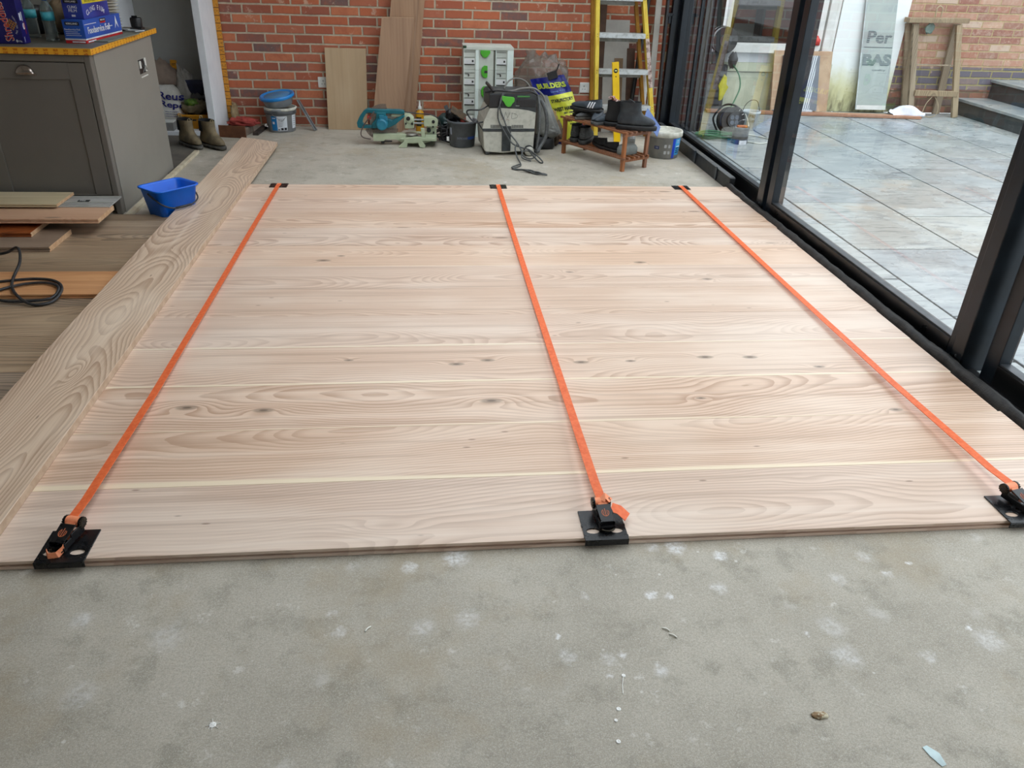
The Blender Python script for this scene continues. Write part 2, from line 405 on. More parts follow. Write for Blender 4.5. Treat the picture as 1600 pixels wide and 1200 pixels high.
# chalky splashes of plaster trodden into the screed
SPOTS = [(0.058, 1.625, 0.05, 0.8), (-0.065, 1.591, 0.03, 0.7), (0.669, 1.626, 0.04, 0.9), (0.607, 1.632, 0.03, 0.6), (0.783, 1.582, 0.028, 0.9), (0.553, 1.448, 0.022, 0.9), (0.601, 1.443, 0.016, 0.8), (0.737, 1.462, 0.03, 0.6), (0.307, 1.268, 0.028, 0.5), (0.4, 1.251, 0.024, 0.5), (0.436, 1.264, 0.012, 0.7), (0.518, 1.211, 0.026, 0.6), (0.39, 1.204, 0.01, 0.7), (0.292, 1.329, 0.012, 0.8), (0.383, 1.457, 0.016, 0.5), (-0.846, 1.459, 0.035, 0.5), (-0.77, 1.239, 0.05, 0.35), (-0.629, 1.391, 0.06, 0.3), (0.979, 1.312, 0.045, 0.4), (0.97, 1.22, 0.05, 0.5), (1.168, 1.204, 0.026, 0.5), (1.35, 1.243, 0.05, 0.5), (1.326, 1.286, 0.012, 1.0), (0.908, 1.294, 0.01, 0.7), (-0.227, 1.379, 0.024, 0.5), (-0.255, 1.437, 0.018, 0.5), (0.081, 1.399, 0.045, 0.4), (-0.029, 1.376, 0.04, 0.4), (1.218, 1.486, 0.02, 0.7), (1.3, 1.521, 0.012, 0.8), (1.073, 1.473, 0.03, 0.4), (1.187, 1.554, 0.03, 0.4)]
wobx = g.math('ADD', sp_[0], g.math('MULTIPLY', g.math('SUBTRACT', g.noise(geo, 38, 4, .7), .5), .05)); woby = g.math('ADD', sp_[1], g.math('MULTIPLY', g.math('SUBTRACT', g.noise(g.vec(sp_[1], sp_[0], 5), 38, 4, .7), .5), .05))
acc = None
for sx0, sy0, sr0, sa0 in SPOTS:
    ddx = g.math('SUBTRACT', wobx, sx0); ddy = g.math('SUBTRACT', woby, sy0)
    dd = g.math('SQRT', g.math('ADD', g.math('MULTIPLY', ddx, ddx), g.math('MULTIPLY', ddy, ddy)))
    mk = g.math('MULTIPLY', g.math('SUBTRACT', 1, g.step(dd, sr0*.25, sr0)), sa0)
    acc = mk if acc is None else g.math('MAXIMUM', acc, mk)
col = g.mix(g.math('MULTIPLY', acc, g.math('ADD', .25, g.step(g.noise(geo, 70, 4, .7), .35, .65)), clamp=True), col, lin((224, 223, 222)))
sp2 = g.noise(geo, 420, 2, .8); col = g.mix(g.math('MULTIPLY', g.step(sp2, .52, .7), .35), col, lin((212, 208, 198))); col = g.mix(g.math('MULTIPLY', g.step(sp2, .46, .3), .4), col, lin((112, 108, 98)))
g.bump(g.math('ADD', fine, g.math('MULTIPLY', mid, .6)), .35, .002)
concrete = g.out(col, g.math('ADD', .5, g.math('MULTIPLY', mid, .25)), 0, .35)
b = MB(concrete).box(-4.2, 2.195, -3.2, 7.45, -.12, 0); struct(b.build('floor'))

# --- brick back wall and right-hand pier
brk = brick('red_brick', [(170, 98, 72), (182, 104, 74), (152, 90, 72), (190, 116, 84), (136, 92, 82), (174, 106, 82), (116, 92, 88), (164, 94, 72)],
            (206, 190, 166), off=.06, mw=.0065, zoff=-.012)
b = MB(brk).box(-1.69, 2.24, WALL_Y, WALL_Y+.25, 0, 2.75); struct(b.build('wall_back'))
plaster = M('grey_plaster', (172, 170, 164), .8, 0, (160, 158, 152), 3)
white_wall = M('white_wall', (216, 215, 210), .8, 0, (208, 207, 202), 3)
b = MB(plaster).box(-4.2, -1.70, WALL_Y, WALL_Y+.25, 0, 2.75); struct(b.build('wall_back_left'))
b = MB(white_wall).box(-4.4, -4.2, -3.2, 7.5, 0, 2.75); struct(b.build('wall_left'))
b = MB(white_wall)
b.box(-4.2, 2.6, -3.4, -3.2, 0, 2.75)
struct(b.build('wall_rear'))
b = MB(white_wall).box(2.135, 2.62, -3.2, -1.0, 0, 2.75); struct(b.build('wall_right'))
b = MB(white_wall); z0, z1 = 2.62, 2.95     # ceiling; unseen rooflight opening over the middle added to brighten the room
X0, X1, Y0, Y1 = -.55, 1.45, 1.25, 7.1
b.box(-4.2, X0, -3.2, 7.5, z0, z1).box(X1, 2.62, -3.2, 7.5, z0, z1).box(X0, X1, -3.2, Y0, z0, z1).box(X0, X1, Y1, 7.5, z0, z1)
struct(b.build('ceiling'))
b = MB(glass_mat('added_rooflight_glass')).box(X0, X1, Y0, Y1, z1-.03, z1-.02); struct(b.build('window_added_rooflight'))  # pane of the added rooflight, out of view
b = MB(black_metal).box(2.08, 2.30, -1.0, 7.0, 2.35, 2.62); struct(b.build('trim_1'))   # door head

# --- sliding glass doors along x = 2.135
gl = glass_mat('door_glass', (.985, .992, .992), 1.0)
seal = M('grey_gasket', (62, 66, 70), .4, .5)
def door_panel(n, y0, y1, xo=0.0, clip=False):
    """panel between y0 (near) and y1 (far)"""
    x = GX+xo
    root = MB(black_metal)
    root.box(x, x+.055, y1-.075, y1, 0.0, 2.35)           # far stile
    root.box(x, x+.055, y0, y0+.05, 0.0, 2.35)
    o = struct(root.build('door_%d' % n, bevel=.003)); 
    r = MB(black_rail).box(x-.001, x+.055, y0+.05, y1-.075, .0, .094); r.build('bottom_rail', o, bevel=.002)
    r = MB(seal).box(x+.006, x+.05, y0+.05, y1-.075, .094, .1015); r.build('glazing_bead', o, bevel=.001)
    r = MB(black_metal).box(x, x+.055, y0+.05, y1-.075, 2.27, 2.35); r.build('top_rail', o)
    r = MB(gl).box(x+.024, x+.032, y0+.045, y1-.07, .098, 2.28); r.build('glass_pane', o)
    return o
door_panel(1, 4.83, 7.20, .045)
door_panel(2, 2.665, 4.70)
door_panel(3, 0.30, 2.545, .045)
door_panel(4, -1.0, 0.20)
for i, (ya, yb) in enumerate(((4.735, 4.825), (2.60, 2.67), (.2, .3))):
    t = MB(black_metal).box(GX-.012, GX+.13, ya, yb, .0, 2.35); o = struct(t.build('trim_%d' % (2+i), bevel=.004))
    MB(steel).cyl((GX-.014, (ya+yb)/2, .055), (GX-.006, (ya+yb)/2, .055), .006).build('screw', o)
    MB(black_rail).box(GX-.014, GX-.003, ya, yb, .0, .05).build('end_cap', o)
b = MB(black_metal).box(GX-.02, GX+.15, 7.20, 7.249, 0, 2.62); struct(b.build('trim_5', bevel=.003))
# added dark ribbed box standing in for the dark streaks in the far glass
b = MB(M('dark_streak_ribs', (30, 34, 38), .35, .3, (58, 64, 68), 3, streak=(14, 14, .6)))
b.box(2.245, 2.53, 7.26, OUT_Y-.002, 0, 2.6)
for k in range(6): b.box(2.29+k*.042, 2.308+k*.042, 7.235, 7.26, 0, 2.6)
struct(b.build('added_dark_ribs', bevel=.003))
# threshold: channel with clips in front of the far panel
b = MB(black_rail).box(GX-.002, GX+.062, -1.0, 7.19, -.02, .010)
o = struct(b.build('trim_6', bevel=.002))
c = MB(M('dark_grey_threshold', (34, 36, 38), .45, .3)); c.box(2.092, 2.132, 5.25, 7.19, 0, .088); c.build('inner_upstand', o, bevel=.004)
for y in (6.62, 6.02, 5.52): MB(M('dull_clip', (78, 84, 90), .4, .6)).box(2.082, 2.091, y-.012, y+.012, .01, .10).build('clip', o, bevel=.002)
b = MB(M('aluminium_edge', (150, 152, 154), .3, .8)).box(2.093, 2.131, 5.26, 7.18, .088, .0915); b.build('top_edge', o)
# lumpy black membrane tucked between the boards and the door rail
memb = M('black_membrane', (26, 25, 25), .62, 0, (46, 44, 42), 25, .5)
def mfn(u, v):
    y = -1.0+u*6.28; a = v*pi; nz = noise.noise(Vector((y*7, v*2, 0)))*.007+noise.noise(Vector((y*23, v*3, 2)))*.003
    return (2.094-cos(a)*(.026+nz), y, .01+sin(a)*(.042+nz))
b = MB(memb).grid(mfn, 420, 8); struct(b.build('trim_7'))

# --- outside: slate patio
PZ = 0.0
g = NG('wet_slate'); v = g.n('NewGeometry').outputs['Position']; sv = g.sep(v)
rnd_ = g.n('Attribute', attribute_name='slab').outputs['Fac']
w3 = g.vec(g.math('MULTIPLY', sv[0], 2.0), g.math('MULTIPLY', sv[1], 5.5), g.math('MULTIPLY', rnd_, 40))
n1 = g.noise(w3, 1.2, 6, .65, 1.2); n2 = g.noise(g.vec(g.math('MULTIPLY', sv[0], 6), g.math('MULTIPLY', sv[1], 26), rnd_), 1, 5, .7, .8)
col = g.ramp(rnd_, [(0, lin((134, 143, 146))), (.25, lin((152, 158, 156))), (.5, lin((140, 151, 158))), (.75, lin((162, 164, 156))), (1, lin((128, 139, 146)))])
col = g.mix(g.math('MULTIPLY', g.step(n1, .4, .68), .5), col, lin((182, 188, 186)))
col = g.mix(g.math('MULTIPLY', g.step(n2, .48, .66), .68), col, lin((92, 102, 108)))
rust = g.noise(g.vec(sv[0], sv[1], 4), 1.4, 5, .7); dkm = g.noise(g.vec(g.math('MULTIPLY', sv[0], 5), g.math('MULTIPLY', sv[1], 9), g.math('MULTIPLY', rnd_, 9)), 1, 7, .75, .6)
col = g.mix(g.math('MULTIPLY', g.step(dkm, .60, .70), .65), col, lin((84, 90, 92)))
col = g.mix(g.math('MULTIPLY', g.step(rust, .58, .72), .35), col, lin((178, 150, 118)))
wet = g.step(g.noise(g.vec(sv[0], sv[1], 9), .9, 5, .72), .45, .6)
rough = g.math('ADD', .14, g.math('MULTIPLY', g.math('SUBTRACT', 1, wet), .26))
g.bump(g.math('ADD', n1, g.math('MULTIPLY', n2, .4)), .22, .006)
slate = g.out(col, rough, 0, .5)
joint = M('dark_joint', (24, 27, 28), .9)
b = MB(joint).box(2.20, 5.80, -3.4, OUT_Y, -.10, -.012); pat_o = struct(b.build('floor_patio'))
cols_ = [2.20, 2.437, 3.075, 3.706, 4.345, 4.975, 5.57, 5.75]; offs = [5.45, 5.905, 5.60, 5.95, 7.22, 7.45, 7.55]
sb = MB(slate); ids = []; rr = random.Random(5)
for ci in range(7):
    x0, x1 = cols_[ci], cols_[ci+1]; y = offs[ci]+.925*3
    while y > -3.4:
        ya, yb = max(y-.925, -3.4), min(y, OUT_Y)
        if yb-ya > .04:
            sb.box(x0+.007, x1-.007, ya+.006, yb-.006, -.03, PZ+rr.uniform(-.0008, .0008)); ids += [rr.random()]*6
        y -= .925
so = struct(sb.build('slate_paving', bevel=.003)); so.name = 'floor_paving'
at = so.data.attributes.new('slab', 'FLOAT', 'FACE'); at.data.foreach_set('value', ids)

# --- outside steps
riser = M('dark_slate_riser', (62, 68, 68), .5, 0, (48, 54, 54), 8, .2, thr=(.4, .7)); tread = M('pale_slate_tread', (160, 164, 160), .3, 0, (128, 138, 142), 5, .2)
b = MB(riser).box(5.75, 9.5, -3.4, OUT_Y-.003, 0, .135).box(6.09, 9.5, -3.4, OUT_Y-.003, .135, .325)
o = struct(b.build('floor_steps'))
t = MB(tread)
for i in range(10): t.box(5.725, 6.09, -3.4+1.18*i+.004, min(-3.4+1.18*(i+1), OUT_Y-.003), .135, .163)
t.build('lower_tread', o, bevel=.004)
t = MB(tread)
for i in range(10): t.box(6.065, 9.5, -3.4+1.18*i+.004, min(-3.4+1.18*(i+1), OUT_Y-.003), .325, .353)
t.build('upper_landing', o, bevel=.004)

# --- outside walls
brk_o = brick('garden_brick', [(164, 118, 100), (176, 134, 114), (150, 112, 98), (186, 152, 130), (146, 104, 92), (174, 138, 120), (190, 168, 150)],
              (196, 172, 132), off=.1, zoff=.03, mw=.006)
blue_b = brick('blue_brick', [(104, 98, 106), (118, 108, 112), (96, 92, 100), (134, 118, 114), (102, 100, 110)], (170, 160, 116), off=.2, zoff=.0, mw=.007)
low_b = brick('brown_plinth_brick', [(126, 96, 82), (112, 84, 74), (146, 104, 86), (104, 92, 88)], (132, 118, 96), off=.05, mw=.006)
b = MB(brk_o).box(4.22, 9.5, OUT_Y, OUT_Y+.25, .47, 2.1).mat(blue_b).box(4.22, 9.5, OUT_Y, OUT_Y+.25, .245, .47).mat(low_b).box(4.22, 9.5, OUT_Y, OUT_Y+.25, 0, .245)
struct(b.build('wall_garden'))
# stained white render pier
g = NG('stained_render'); v = g.n('NewGeometry').outputs['Position']; sv = g.sep(v)
nz = g.noise(v, 9, 5, .7); n5 = g.noise(g.vec(g.math('MULTIPLY', sv[0], 16), sv[1], g.math('MULTIPLY', sv[2], 4)), 1, 4, .7)
hgt = g.math('ADD', sv[2], g.math('MULTIPLY', g.math('SUBTRACT', nz, .5), .25))
col = g.mix(g.step(hgt, .52, .22), lin((232, 236, 234)), lin((206, 204, 158)))
col = g.mix(g.math('MULTIPLY', g.step(hgt, .3, .02), g.step(n5, .35, .65)), col, lin((122, 116, 84)))
render_m = g.out(col, .8)
b = MB(render_m).box(4.21, 4.935, 8.38, OUT_Y-.001, 0, 2.4)
struct(b.build('wall_render_pier', bevel=.006))
# house wall with window: render below, ledge, white boards, sill, window
grn = M('weathered_render', (206, 210, 186), .85, 0, (184, 190, 168), 6, .2)
b = MB(grn).box(2.05, 4.23, OUT_Y, OUT_Y+.25, 0, .375)
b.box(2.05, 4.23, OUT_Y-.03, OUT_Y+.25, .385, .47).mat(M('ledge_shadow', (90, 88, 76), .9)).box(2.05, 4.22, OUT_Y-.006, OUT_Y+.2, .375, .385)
b.mat(white_paint).box(2.05, 4.23, OUT_Y-.002, OUT_Y+.25, .47, .565).box(2.05, 4.23, OUT_Y+.001, OUT_Y+.25, 2.05, 3.2)
struct(b.build('wall_house'))
b = MB(white_plastic).box(3.08, 4.02, OUT_Y-.09, OUT_Y+.06, .57, .655); struct(b.build('trim_8', bevel=.004))
dark_pane = glass_mat('window_glass', (.30, .33, .34), 1.2)
o = MB(white_plastic)
o.box(3.02, 3.075, OUT_Y-.03, OUT_Y+.05, .655, 2.05).box(3.985, 4.06, OUT_Y-.03, OUT_Y+.05, .60, 2.05).box(4.075, 4.15, OUT_Y-.045, OUT_Y+.05, .0, 2.05).box(4.165, 4.205, OUT_Y-.01, OUT_Y+.05, 0, 2.05).box(3.02, 4.06, OUT_Y-.03, OUT_Y+.05, 2.0, 2.05)
wo = struct(o.build('window_2', bevel=.005))
MB(dark_pane).box(3.07, 3.99, OUT_Y+.005, OUT_Y+.02, .655, 2.0).build('window_glass', wo)
MB(M('dim_room', (70, 72, 68), .9, 0, (52, 60, 48), 2)).box(3.0, 4.05, OUT_Y+.35, OUT_Y+.37, .5, 2.1).build('dark_interior', wo)
MB(M('window_lead', (120, 126, 124), .5)).bar((3.07, OUT_Y+.03, 1.02), (3.99, OUT_Y+.03, .93), .006, .006).build('blind_cord', wo)
# garden hedge far off to the right closes the view from other angles
hg = M('hedge_leaves', (70, 92, 48), .8, 0, (38, 58, 30), 5, .6, thr=(.3, .7))
hb = MB(hg)
for i in range(9): hb.blob((10.2, -2.4+i*1.45, .9), (.8, 1.0, 1.0), .35, 3.5, i, 24)
ho = hb.build('garden_hedge'); tag(ho, 'dark green garden hedge beyond the stepped landing', 'hedge'); ho['kind'] = 'stuff'

# ================================================================== BOARDS AND STRAPS
FC = ((219, 192, 171), (178, 144, 121), (233, 214, 197))
KN = {2: [(0.567, 0.154, 0.016), (0.828, 0.125, 0.015), (1.615, 0.155, 0.017), (2.381, 0.14, 0.008), (3.073, 0.027, 0.011)], 3: [(1.501, 0.138, 0.013), (1.624, 0.166, 0.012), (1.99, 0.136, 0.013), (2.189, 0.139, 0.009), (2.501, 0.161, 0.014), (2.686, 0.154, 0.013), (2.937, 0.062, 0.01), (1.087, 0.186, 0.008)], 7: [(0.874, 0.08, 0.016), (2.498, 0.033, 0.014), (0.957, 0.144, 0.009)], 6: [(2.782, 0.096, 0.012), (2.105, 0.202, 0.009)]}
fir = wood('douglas_fir', *FC, freq=78, rough=.40, tone=.05, ring_amt=.68)
firs = {i: wood('douglas_fir_%s' % n, *FC, freq=f, rough=.40, tone=.03, ring_amt=ra, sap=sp, sapw=sw, kn=KN.get(i), knots=kk) for i, n, f, ra, sp, sw, kk in (
    (1, 'sapwood', 84, .6, .85, .026, True), (2, 'flame', 78, .75, .5, .006, False), (3, 'knotty', 78, .7, .8, .010, False), (4, 'pink', 100, .45, .7, .008, True), (6, 'pale', 96, .5, 0, .01, False), (7, 'small_knots', 96, .5, .4, .006, False))}
fir_long = wood('douglas_fir_long_board', (212, 184, 156), (164, 128, 100), (226, 204, 180), freq=92, along='Y', knots=True, rough=.42, ring_amt=.6)
fir_end = M('fir_cut_end', (206, 170, 134), .6, 0, (186, 146, 110), 30)
BW, BT, BY0 = .3005, .028, 1.647
rr = random.Random(3)
ordn = ['first', 'second', 'third', 'fourth', 'fifth', 'sixth', 'seventh', 'eighth', 'ninth', 'tenth', 'eleventh', 'twelfth']
desc = ['nearest the camera with an open groove along its front edge', 'with a pale cream stripe along its near seam', 'with long flame-shaped grain and round knots',
        'with dark oval knots on both sides of the middle strap', 'of reddish tone with fine straight grain', 'lying just in front of the dark seam',
        'lying just behind the dark seam', 'of pale cream and pink streaks', 'in the middle distance with small knots', 'with yellowish straight grain',
        'second from the far edge with a thin dark seam behind', 'farthest away carrying the three small hook plates']
for i in range(12):
    y = BY0+i*BW; xl = -1.40; xr = 2.045+.0035*i+rr.uniform(-.004, .004) if i > 1 else 2.06
    y2 = y+BW-.0012
    sec = [(y, BT), (y2, BT), (y2, .019), (y2-.0, .001), (y, .001), (y, .010), (y+.009, .010), (y+.009, .0185), (y, .0185)]
    b = MB(firs.get(i, fir)); L = len(sec)
    v = [(xl, p[0], p[1]) for p in sec]+[(xr, p[0], p[1]) for p in sec]
    b.add(v, [(k, (k+1) % L, L+(k+1) % L, L+k) for k in range(L)]); b.mat(fir_end)
    b.add(v, [tuple(range(L-1, -1, -1)), tuple(range(L, 2*L))])
    o = b.build('floor_board', origin=(xl, y, 0), bevel=.0006, seg=1)
    tag(o, ordn[i]+' wide fir board from the near edge, '+desc[i], 'floorboard', 'wide fir boards strapped together')
b = MB(fir_long).box(-1.442, -1.150, 1.30, 4.95, .0285, .0565).box(-1.442, -1.150, 4.95, 6.47, .0285, .0565)
b = MB(fir_long); pts = [(-1.442, 1.30), (-1.150, 1.30), (-1.142, 6.36), (-1.325, 6.47), (-1.442, 6.52)]
b.prism(pts, .0285, .0565)
b.mi = [0, 0]+[1]*(len(b.f)-2); b.mats.append(M('fir_long_edge', (196, 170, 146), .6, 0, (176, 150, 126), 20))
o = b.build('long_board', origin=(-1.442, 1.30, .0285), bevel=.002)
tag(o, 'long loose fir board with swirling grain laid across the left ends of the strapped boards', 'board')

orange = M('orange_webbing', (240, 116, 62), .55, 0, (228, 100, 50), 60, .15)
orange_pale = M('orange_webbing_back', (250, 156, 112), .6, 0, (240, 140, 96), 60)
blk = M('black_enamel_steel', (18, 18, 20), .28, .3, (28, 28, 30), 30)
blkr = M('dark_zinc', (64, 58, 48), .35, .8, (44, 40, 36), 30)
logo_o = M('orange_logo', (206, 110, 66), .5)
def strap(x, plate, rot, tail, lab):
    """one ratchet strap: hook plate at the far edge, webbing, slotted plate and ratchet at the near edge"""
    root = thing('ratchet_strap', lab, 'ratchet strap', (x, BY0, BT), 'orange ratchet straps clamping the boards')
    z = BT; x0, x1 = plate; yb = BY0-.012
    b = MB(orange); P = [(x, BY0+.105, z+.050), (x, BY0+.2, z+.040), (x+.002, BY0+.8, z+.022), (x, BY0+1.8, z+.014), (x-.002, BY0+2.8, z+.012), (x, 5.19, z+.011), (x, 5.235, z+.009)]
    b.ribbon(P, .027, .0022, (1, 0, .10)); b.build('webbing', root)
    # near plate with turned-down lip and two oval holes
    b = MB(blk); xc = (x0+x1)/2; hw = (x1-x0)/2
    ys = yb; hole = [(xc-.033, ys+.036), (xc+.033, ys+.036)]
    zt = z+.0005
    # plate top built as a grid of strips leaving two openings
    def octa(cx, cy, rx, ry): return [(cx+rx*cos(2*pi*k/12), cy+ry*sin(2*pi*k/12)) for k in range(12)]
    v = []; f = []
    for hx, hy in hole:
        sq = [(hx-.028 if hx < xc else xc, ys+.012), (xc if hx < xc else hx+.028, ys+.012), (xc if hx < xc else hx+.028, ys+.062), (hx-.028 if hx < xc else xc, ys+.062)]
        oc = octa(hx, hy, .019, .012); cnt = len(v)
        per = []
        for k in range(12):
            a = 2*pi*k/12; dx, dy = cos(a), sin(a)
            lx = (sq[1][0]-hx) if dx > 0 else (hx-sq[0][0]); ly = (sq[2][1]-hy) if dy > 0 else (hy-sq[0][1])
            t = min(lx/abs(dx) if abs(dx) > 1e-6 else 9, ly/abs(dy) if abs(dy) > 1e-6 else 9)
            # square the corners
            per.append((hx+dx*t, hy+dy*t))
        for lay in (zt, zt+.004):
            v += [(p[0], p[1], lay) for p in oc]+[(p[0], p[1], lay) for p in per]
        for k in range(12):
            k2 = (k+1) % 12
            f.append((cnt+24+k, cnt+24+12+k, cnt+24+12+k2, cnt+24+k2)); f.append((cnt+k, cnt+24+k, cnt+24+k2, cnt+k2))
    b.add(v, f)
    b.box(x0, x1, ys-.004, ys+.0125, zt, zt+.004).box(x0, x1, ys+.0615, ys+.125, zt, zt+.004)
    b.box(x0, xc-.0605, ys+.012, ys+.062, zt, zt+.004).box(xc+.0605, x1, ys+.012, ys+.062, zt, zt+.004) if hw > .061 else None
    b.box(x0, x1, ys-.004, ys+.000, zt-.016, zt)
    # close the corners left round each opening
    for hx, hy in hole:
        for sx_ in (-1, 1):
            for sy_ in (-1, 1):
                cx = hx+sx_*.0235; cy = hy+sy_*.0235; b.box(cx-.006, cx+.006, cy-.004, cy+.004, zt+.0002, zt+.0038)
    b.build('slotted_plate', root, bevel=.0012, seg=1)
    R = Matrix.Translation((x, BY0+.085, z)) @ Matrix.Rotation(radians(rot), 4, 'Z')
    # local: +y towards the webbing, lever towards the camera
    b = MB(blk).at(R)
    for sx_ in (-.021, .021):
        b.box(sx_-.0015, sx_+.0015, -.060, .022, .010, .030).cyl((sx_-.002, .020, .040), (sx_+.002, .020, .040), .016, n=18)
        b.cyl((sx_-.004*(-1 if sx_ < 0 else 1)*-1, .020, .040), (sx_+.006*(1 if sx_ > 0 else -1), .020, .040), .0065, n=10)
        b.box(sx_-.001, sx_+.003, -.030, .018, .024, .040)
    b.box(-.022, .022, -.064, -.052, .006, .020)
    b.build('ratchet_frame', root, bevel=.001, seg=1)
    b = MB(blkr).at(R)
    b.cyl((-.018, -.045, .018), (.018, -.045, .018), .004).build('cross_pin', root)
    for sx_ in (-.0245, .0245):
        b = MB(blkr).at(R)
        for k in range(12):
            a = 2*pi*k/12; b.box(-.0012+sx_, .0012+sx_, .018+.0125*cos(a)-.002, .022+.0125*cos(a)+.001, .038+.0125*sin(a), .042+.0125*sin(a))
        b.cyl((sx_-.002, .020, .040), (sx_+.002, .020, .040), .0115, n=12).build('toothed_wheel', root)
    b = MB(orange_pale).at(R).cyl((-.0185, .020, .040), (.0185, .020, .040), .0145, n=20)
    b.ribbon([(0, .006, .048), (0, -.012, .034), (0, -.03, .02)], .026, .002, (1, 0, 0)); b.build('webbing_roll', root)
    b = MB(blk).at(R); lv = Matrix.Translation((0, -.008, .047)) @ Matrix.Rotation(radians(17), 4, 'X')
    b.at(R @ lv).prism([(-.021, .006), (-.019, -.046), (-.012, -.052), (.012, -.052), (.019, -.046), (.021, .006)], -.0015, .0015)
    b.box(-.020, .020, -.052, -.048, -.014, .001)
    b.mat(logo_o)
    b.prism([(.011*cos(a)*k_, -.022+.013*sin(a)*k_) for k_, rng in ((1, range(3, 22)), (.8, range(21, 2, -1))) for a in [2*pi*q/24+1.57-.2 for q in rng]], .0016, .0022)
    b.box(-.0012, .0012, -.034, -.008, .0016, .0023).box(-.006, -.0045, -.030, -.014, .0016, .0023).box(.0045, .006, -.030, -.014, .0016, .0023)
    b.build('lever', root, bevel=.0005, seg=1)
    b = MB(blkr).at(R); b.tube([(-.012, -.058, .012), (-.016, -.068, .012), (0, -.073, .011), (.016, -.068, .012), (.012, -.058, .012)], .003, 8, 4); b.build('link_ring', root)
    b = MB(orange_pale).at(R)
    if tail == 'loop':
        b.ribbon([(.012, -.046, .026), (.020, -.06, .02), (.012, -.080, .012), (-.008, -.088, .011), (-.022, -.074, .013)], .018, .0018, (0, .25, 1))
    elif tail == 'side':
        b.ribbon([(0, .012, .052), (.012, .022, .060), (.026, .010, .050)], .022, .0018, (0, 1, .3))
        b.mat(orange).ribbon([(.024, -.006, .040), (.045, -.016, .036), (.066, -.032, .020)], .036, .0018, (.45, .8, .1))
    else:
        b.ribbon([(.022, -.02, .016), (.034, -.045, .014), (.040, -.07, .009)], .018, .0018, (0, .3, 1))
    b.build('strap_tail', root)
    # far hook plate
    b = MB(blk); b.box(x-.056, x+.056, 5.172, 5.262, z+.0008, z+.0042).box(x-.056, x+.056, 5.2575, 5.262, z-.016, z+.0042)
    b.build('hook_plate', root, bevel=.001, seg=1)
    b = MB(orange_pale).box(x-.0125, x+.0125, 5.205, 5.242, z+.004, z+.011); b.build('sewn_loop', root, bevel=.001)
    return root
strap(-.958, (-1.020, -.896), -14, 'loop', 'left orange ratchet strap, its webbing tail curled over the black plate')
strap(.478, (.414, .536), 4, 'side', 'middle orange ratchet strap, its loose tail folded out to the right')
strap(1.740, (1.670, 1.795), 14, 'none', 'right orange ratchet strap running beside the glass doors, ratchet at the picture edge')

# ================================================================== LEFT SIDE: installed floor and loose planks
oldf = wood('smoked_floorboards', (166, 142, 118), (102, 90, 77), (186, 166, 141), freq=60, rough=.45, tone=.14, knots=True, ring_amt=.6)
y = 1.2; k = 0; b = None
while y < 4.60:
    y2 = min(y+.2995, 4.62); xs = [-4.2, -2.9-.3*(k % 3), -1.445]
    for a, c in zip(xs, xs[1:]):
        q = MB(oldf).box(a+.001, c-.001, y+.0008, y2-.0008, 0, .020); struct(q.build('floor_planking', origin=(a, y, 0), bevel=.0008, seg=1))
    y += .30; k += 1
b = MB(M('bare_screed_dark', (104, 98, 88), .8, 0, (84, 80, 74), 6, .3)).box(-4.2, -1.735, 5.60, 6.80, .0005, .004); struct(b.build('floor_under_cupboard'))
b = MB(M('pale_softwood_strip', (206, 196, 172), .6, 0, (186, 172, 146), 10)).box(-1.732, -1.700, 4.63, 6.22, .0005, .021)
tag(b.build('edging_strip', bevel=.001), 'thin pale timber strip running back from the grey unit corner', 'timber strip')

larch = wood('new_larch', (208, 160, 122), (186, 132, 96), (224, 180, 144), freq=64, rough=.45, ring_amt=.5)
larch_dk = wood('dark_reddish_plank', (150, 84, 52), (112, 60, 38), (168, 98, 62), freq=64, rough=.45)
larch_br = wood('brown_plank', (140, 116, 96), (112, 92, 76), (156, 132, 110), freq=64, rough=.5)
green_w = wood('greenish_grey_board', (204, 186, 150), (176, 158, 124), (218, 202, 170), freq=90, rough=.6, knots=False)
def plank(mat, x0, x1, y0, y1, z0, th, skew=0, endm=None, lab='', grp=None, nm='plank', rz=0, groove=True):
    b = MB(mat); yy0, yy1 = y0, y1
    sec = [(yy0, z0+th), (yy1, z0+th), (yy1, z0), (yy0, z0), (yy0, z0+th*.36), (yy0+.007, z0+th*.36), (yy0+.007, z0+th*.66), (yy0, z0+th*.66)]
    L = len(sec); v = [(x0, p[0], p[1]) for p in sec]+[(x1+skew*(p[0]-y0), p[0], p[1]) for p in sec]
    b.add(v, [(k, (k+1) % L, L+(k+1) % L, L+k) for k in range(L)]); b.mat(endm or mat); b.add(v, [tuple(range(L-1, -1, -1)), tuple(range(L, 2*L))])
    o = b.build(nm, origin=((x0+x1)/2, y0, z0), bevel=.0008, seg=1); tag(o, lab, 'plank', grp)
    if rz: o.rotation_euler = (0, 0, radians(rz))
    return o
GP = 'loose planks stacked in front of the grey unit'
plank(larch_br, -3.4, -1.895, 3.985, 4.27, .0205, .026, .0, fir_end, 'brown plank with a pale tongued end lying nearest the cable', GP)
plank(larch_dk, -3.5, -2.04, 4.14, 4.40, .047, .022, .0, fir_end, 'reddish plank with its end showing just above the brown plank', GP)
plank(larch_dk, -3.3, -1.995, 4.30, 4.56, .0695, .022, .0, fir_end, 'dark red-brown plank in shadow under the orange plank', GP)
plank(larch, -3.4, -1.728, 4.225, 4.47, .092, .024, .0, fir_end, 'long orange plank with grooved front edge on top of the stack', GP)
b = MB(M('ribbed_aluminium', (186, 184, 180), .5, .1, (170, 168, 164), 8))
b.box(-3.0, -1.735, 4.43, 4.63, .1165, .122)
for yy in (4.445, 4.475, 4.50, 4.59, 4.615): b.box(-3.0, -1.735, yy, yy+.006, .122, .126)
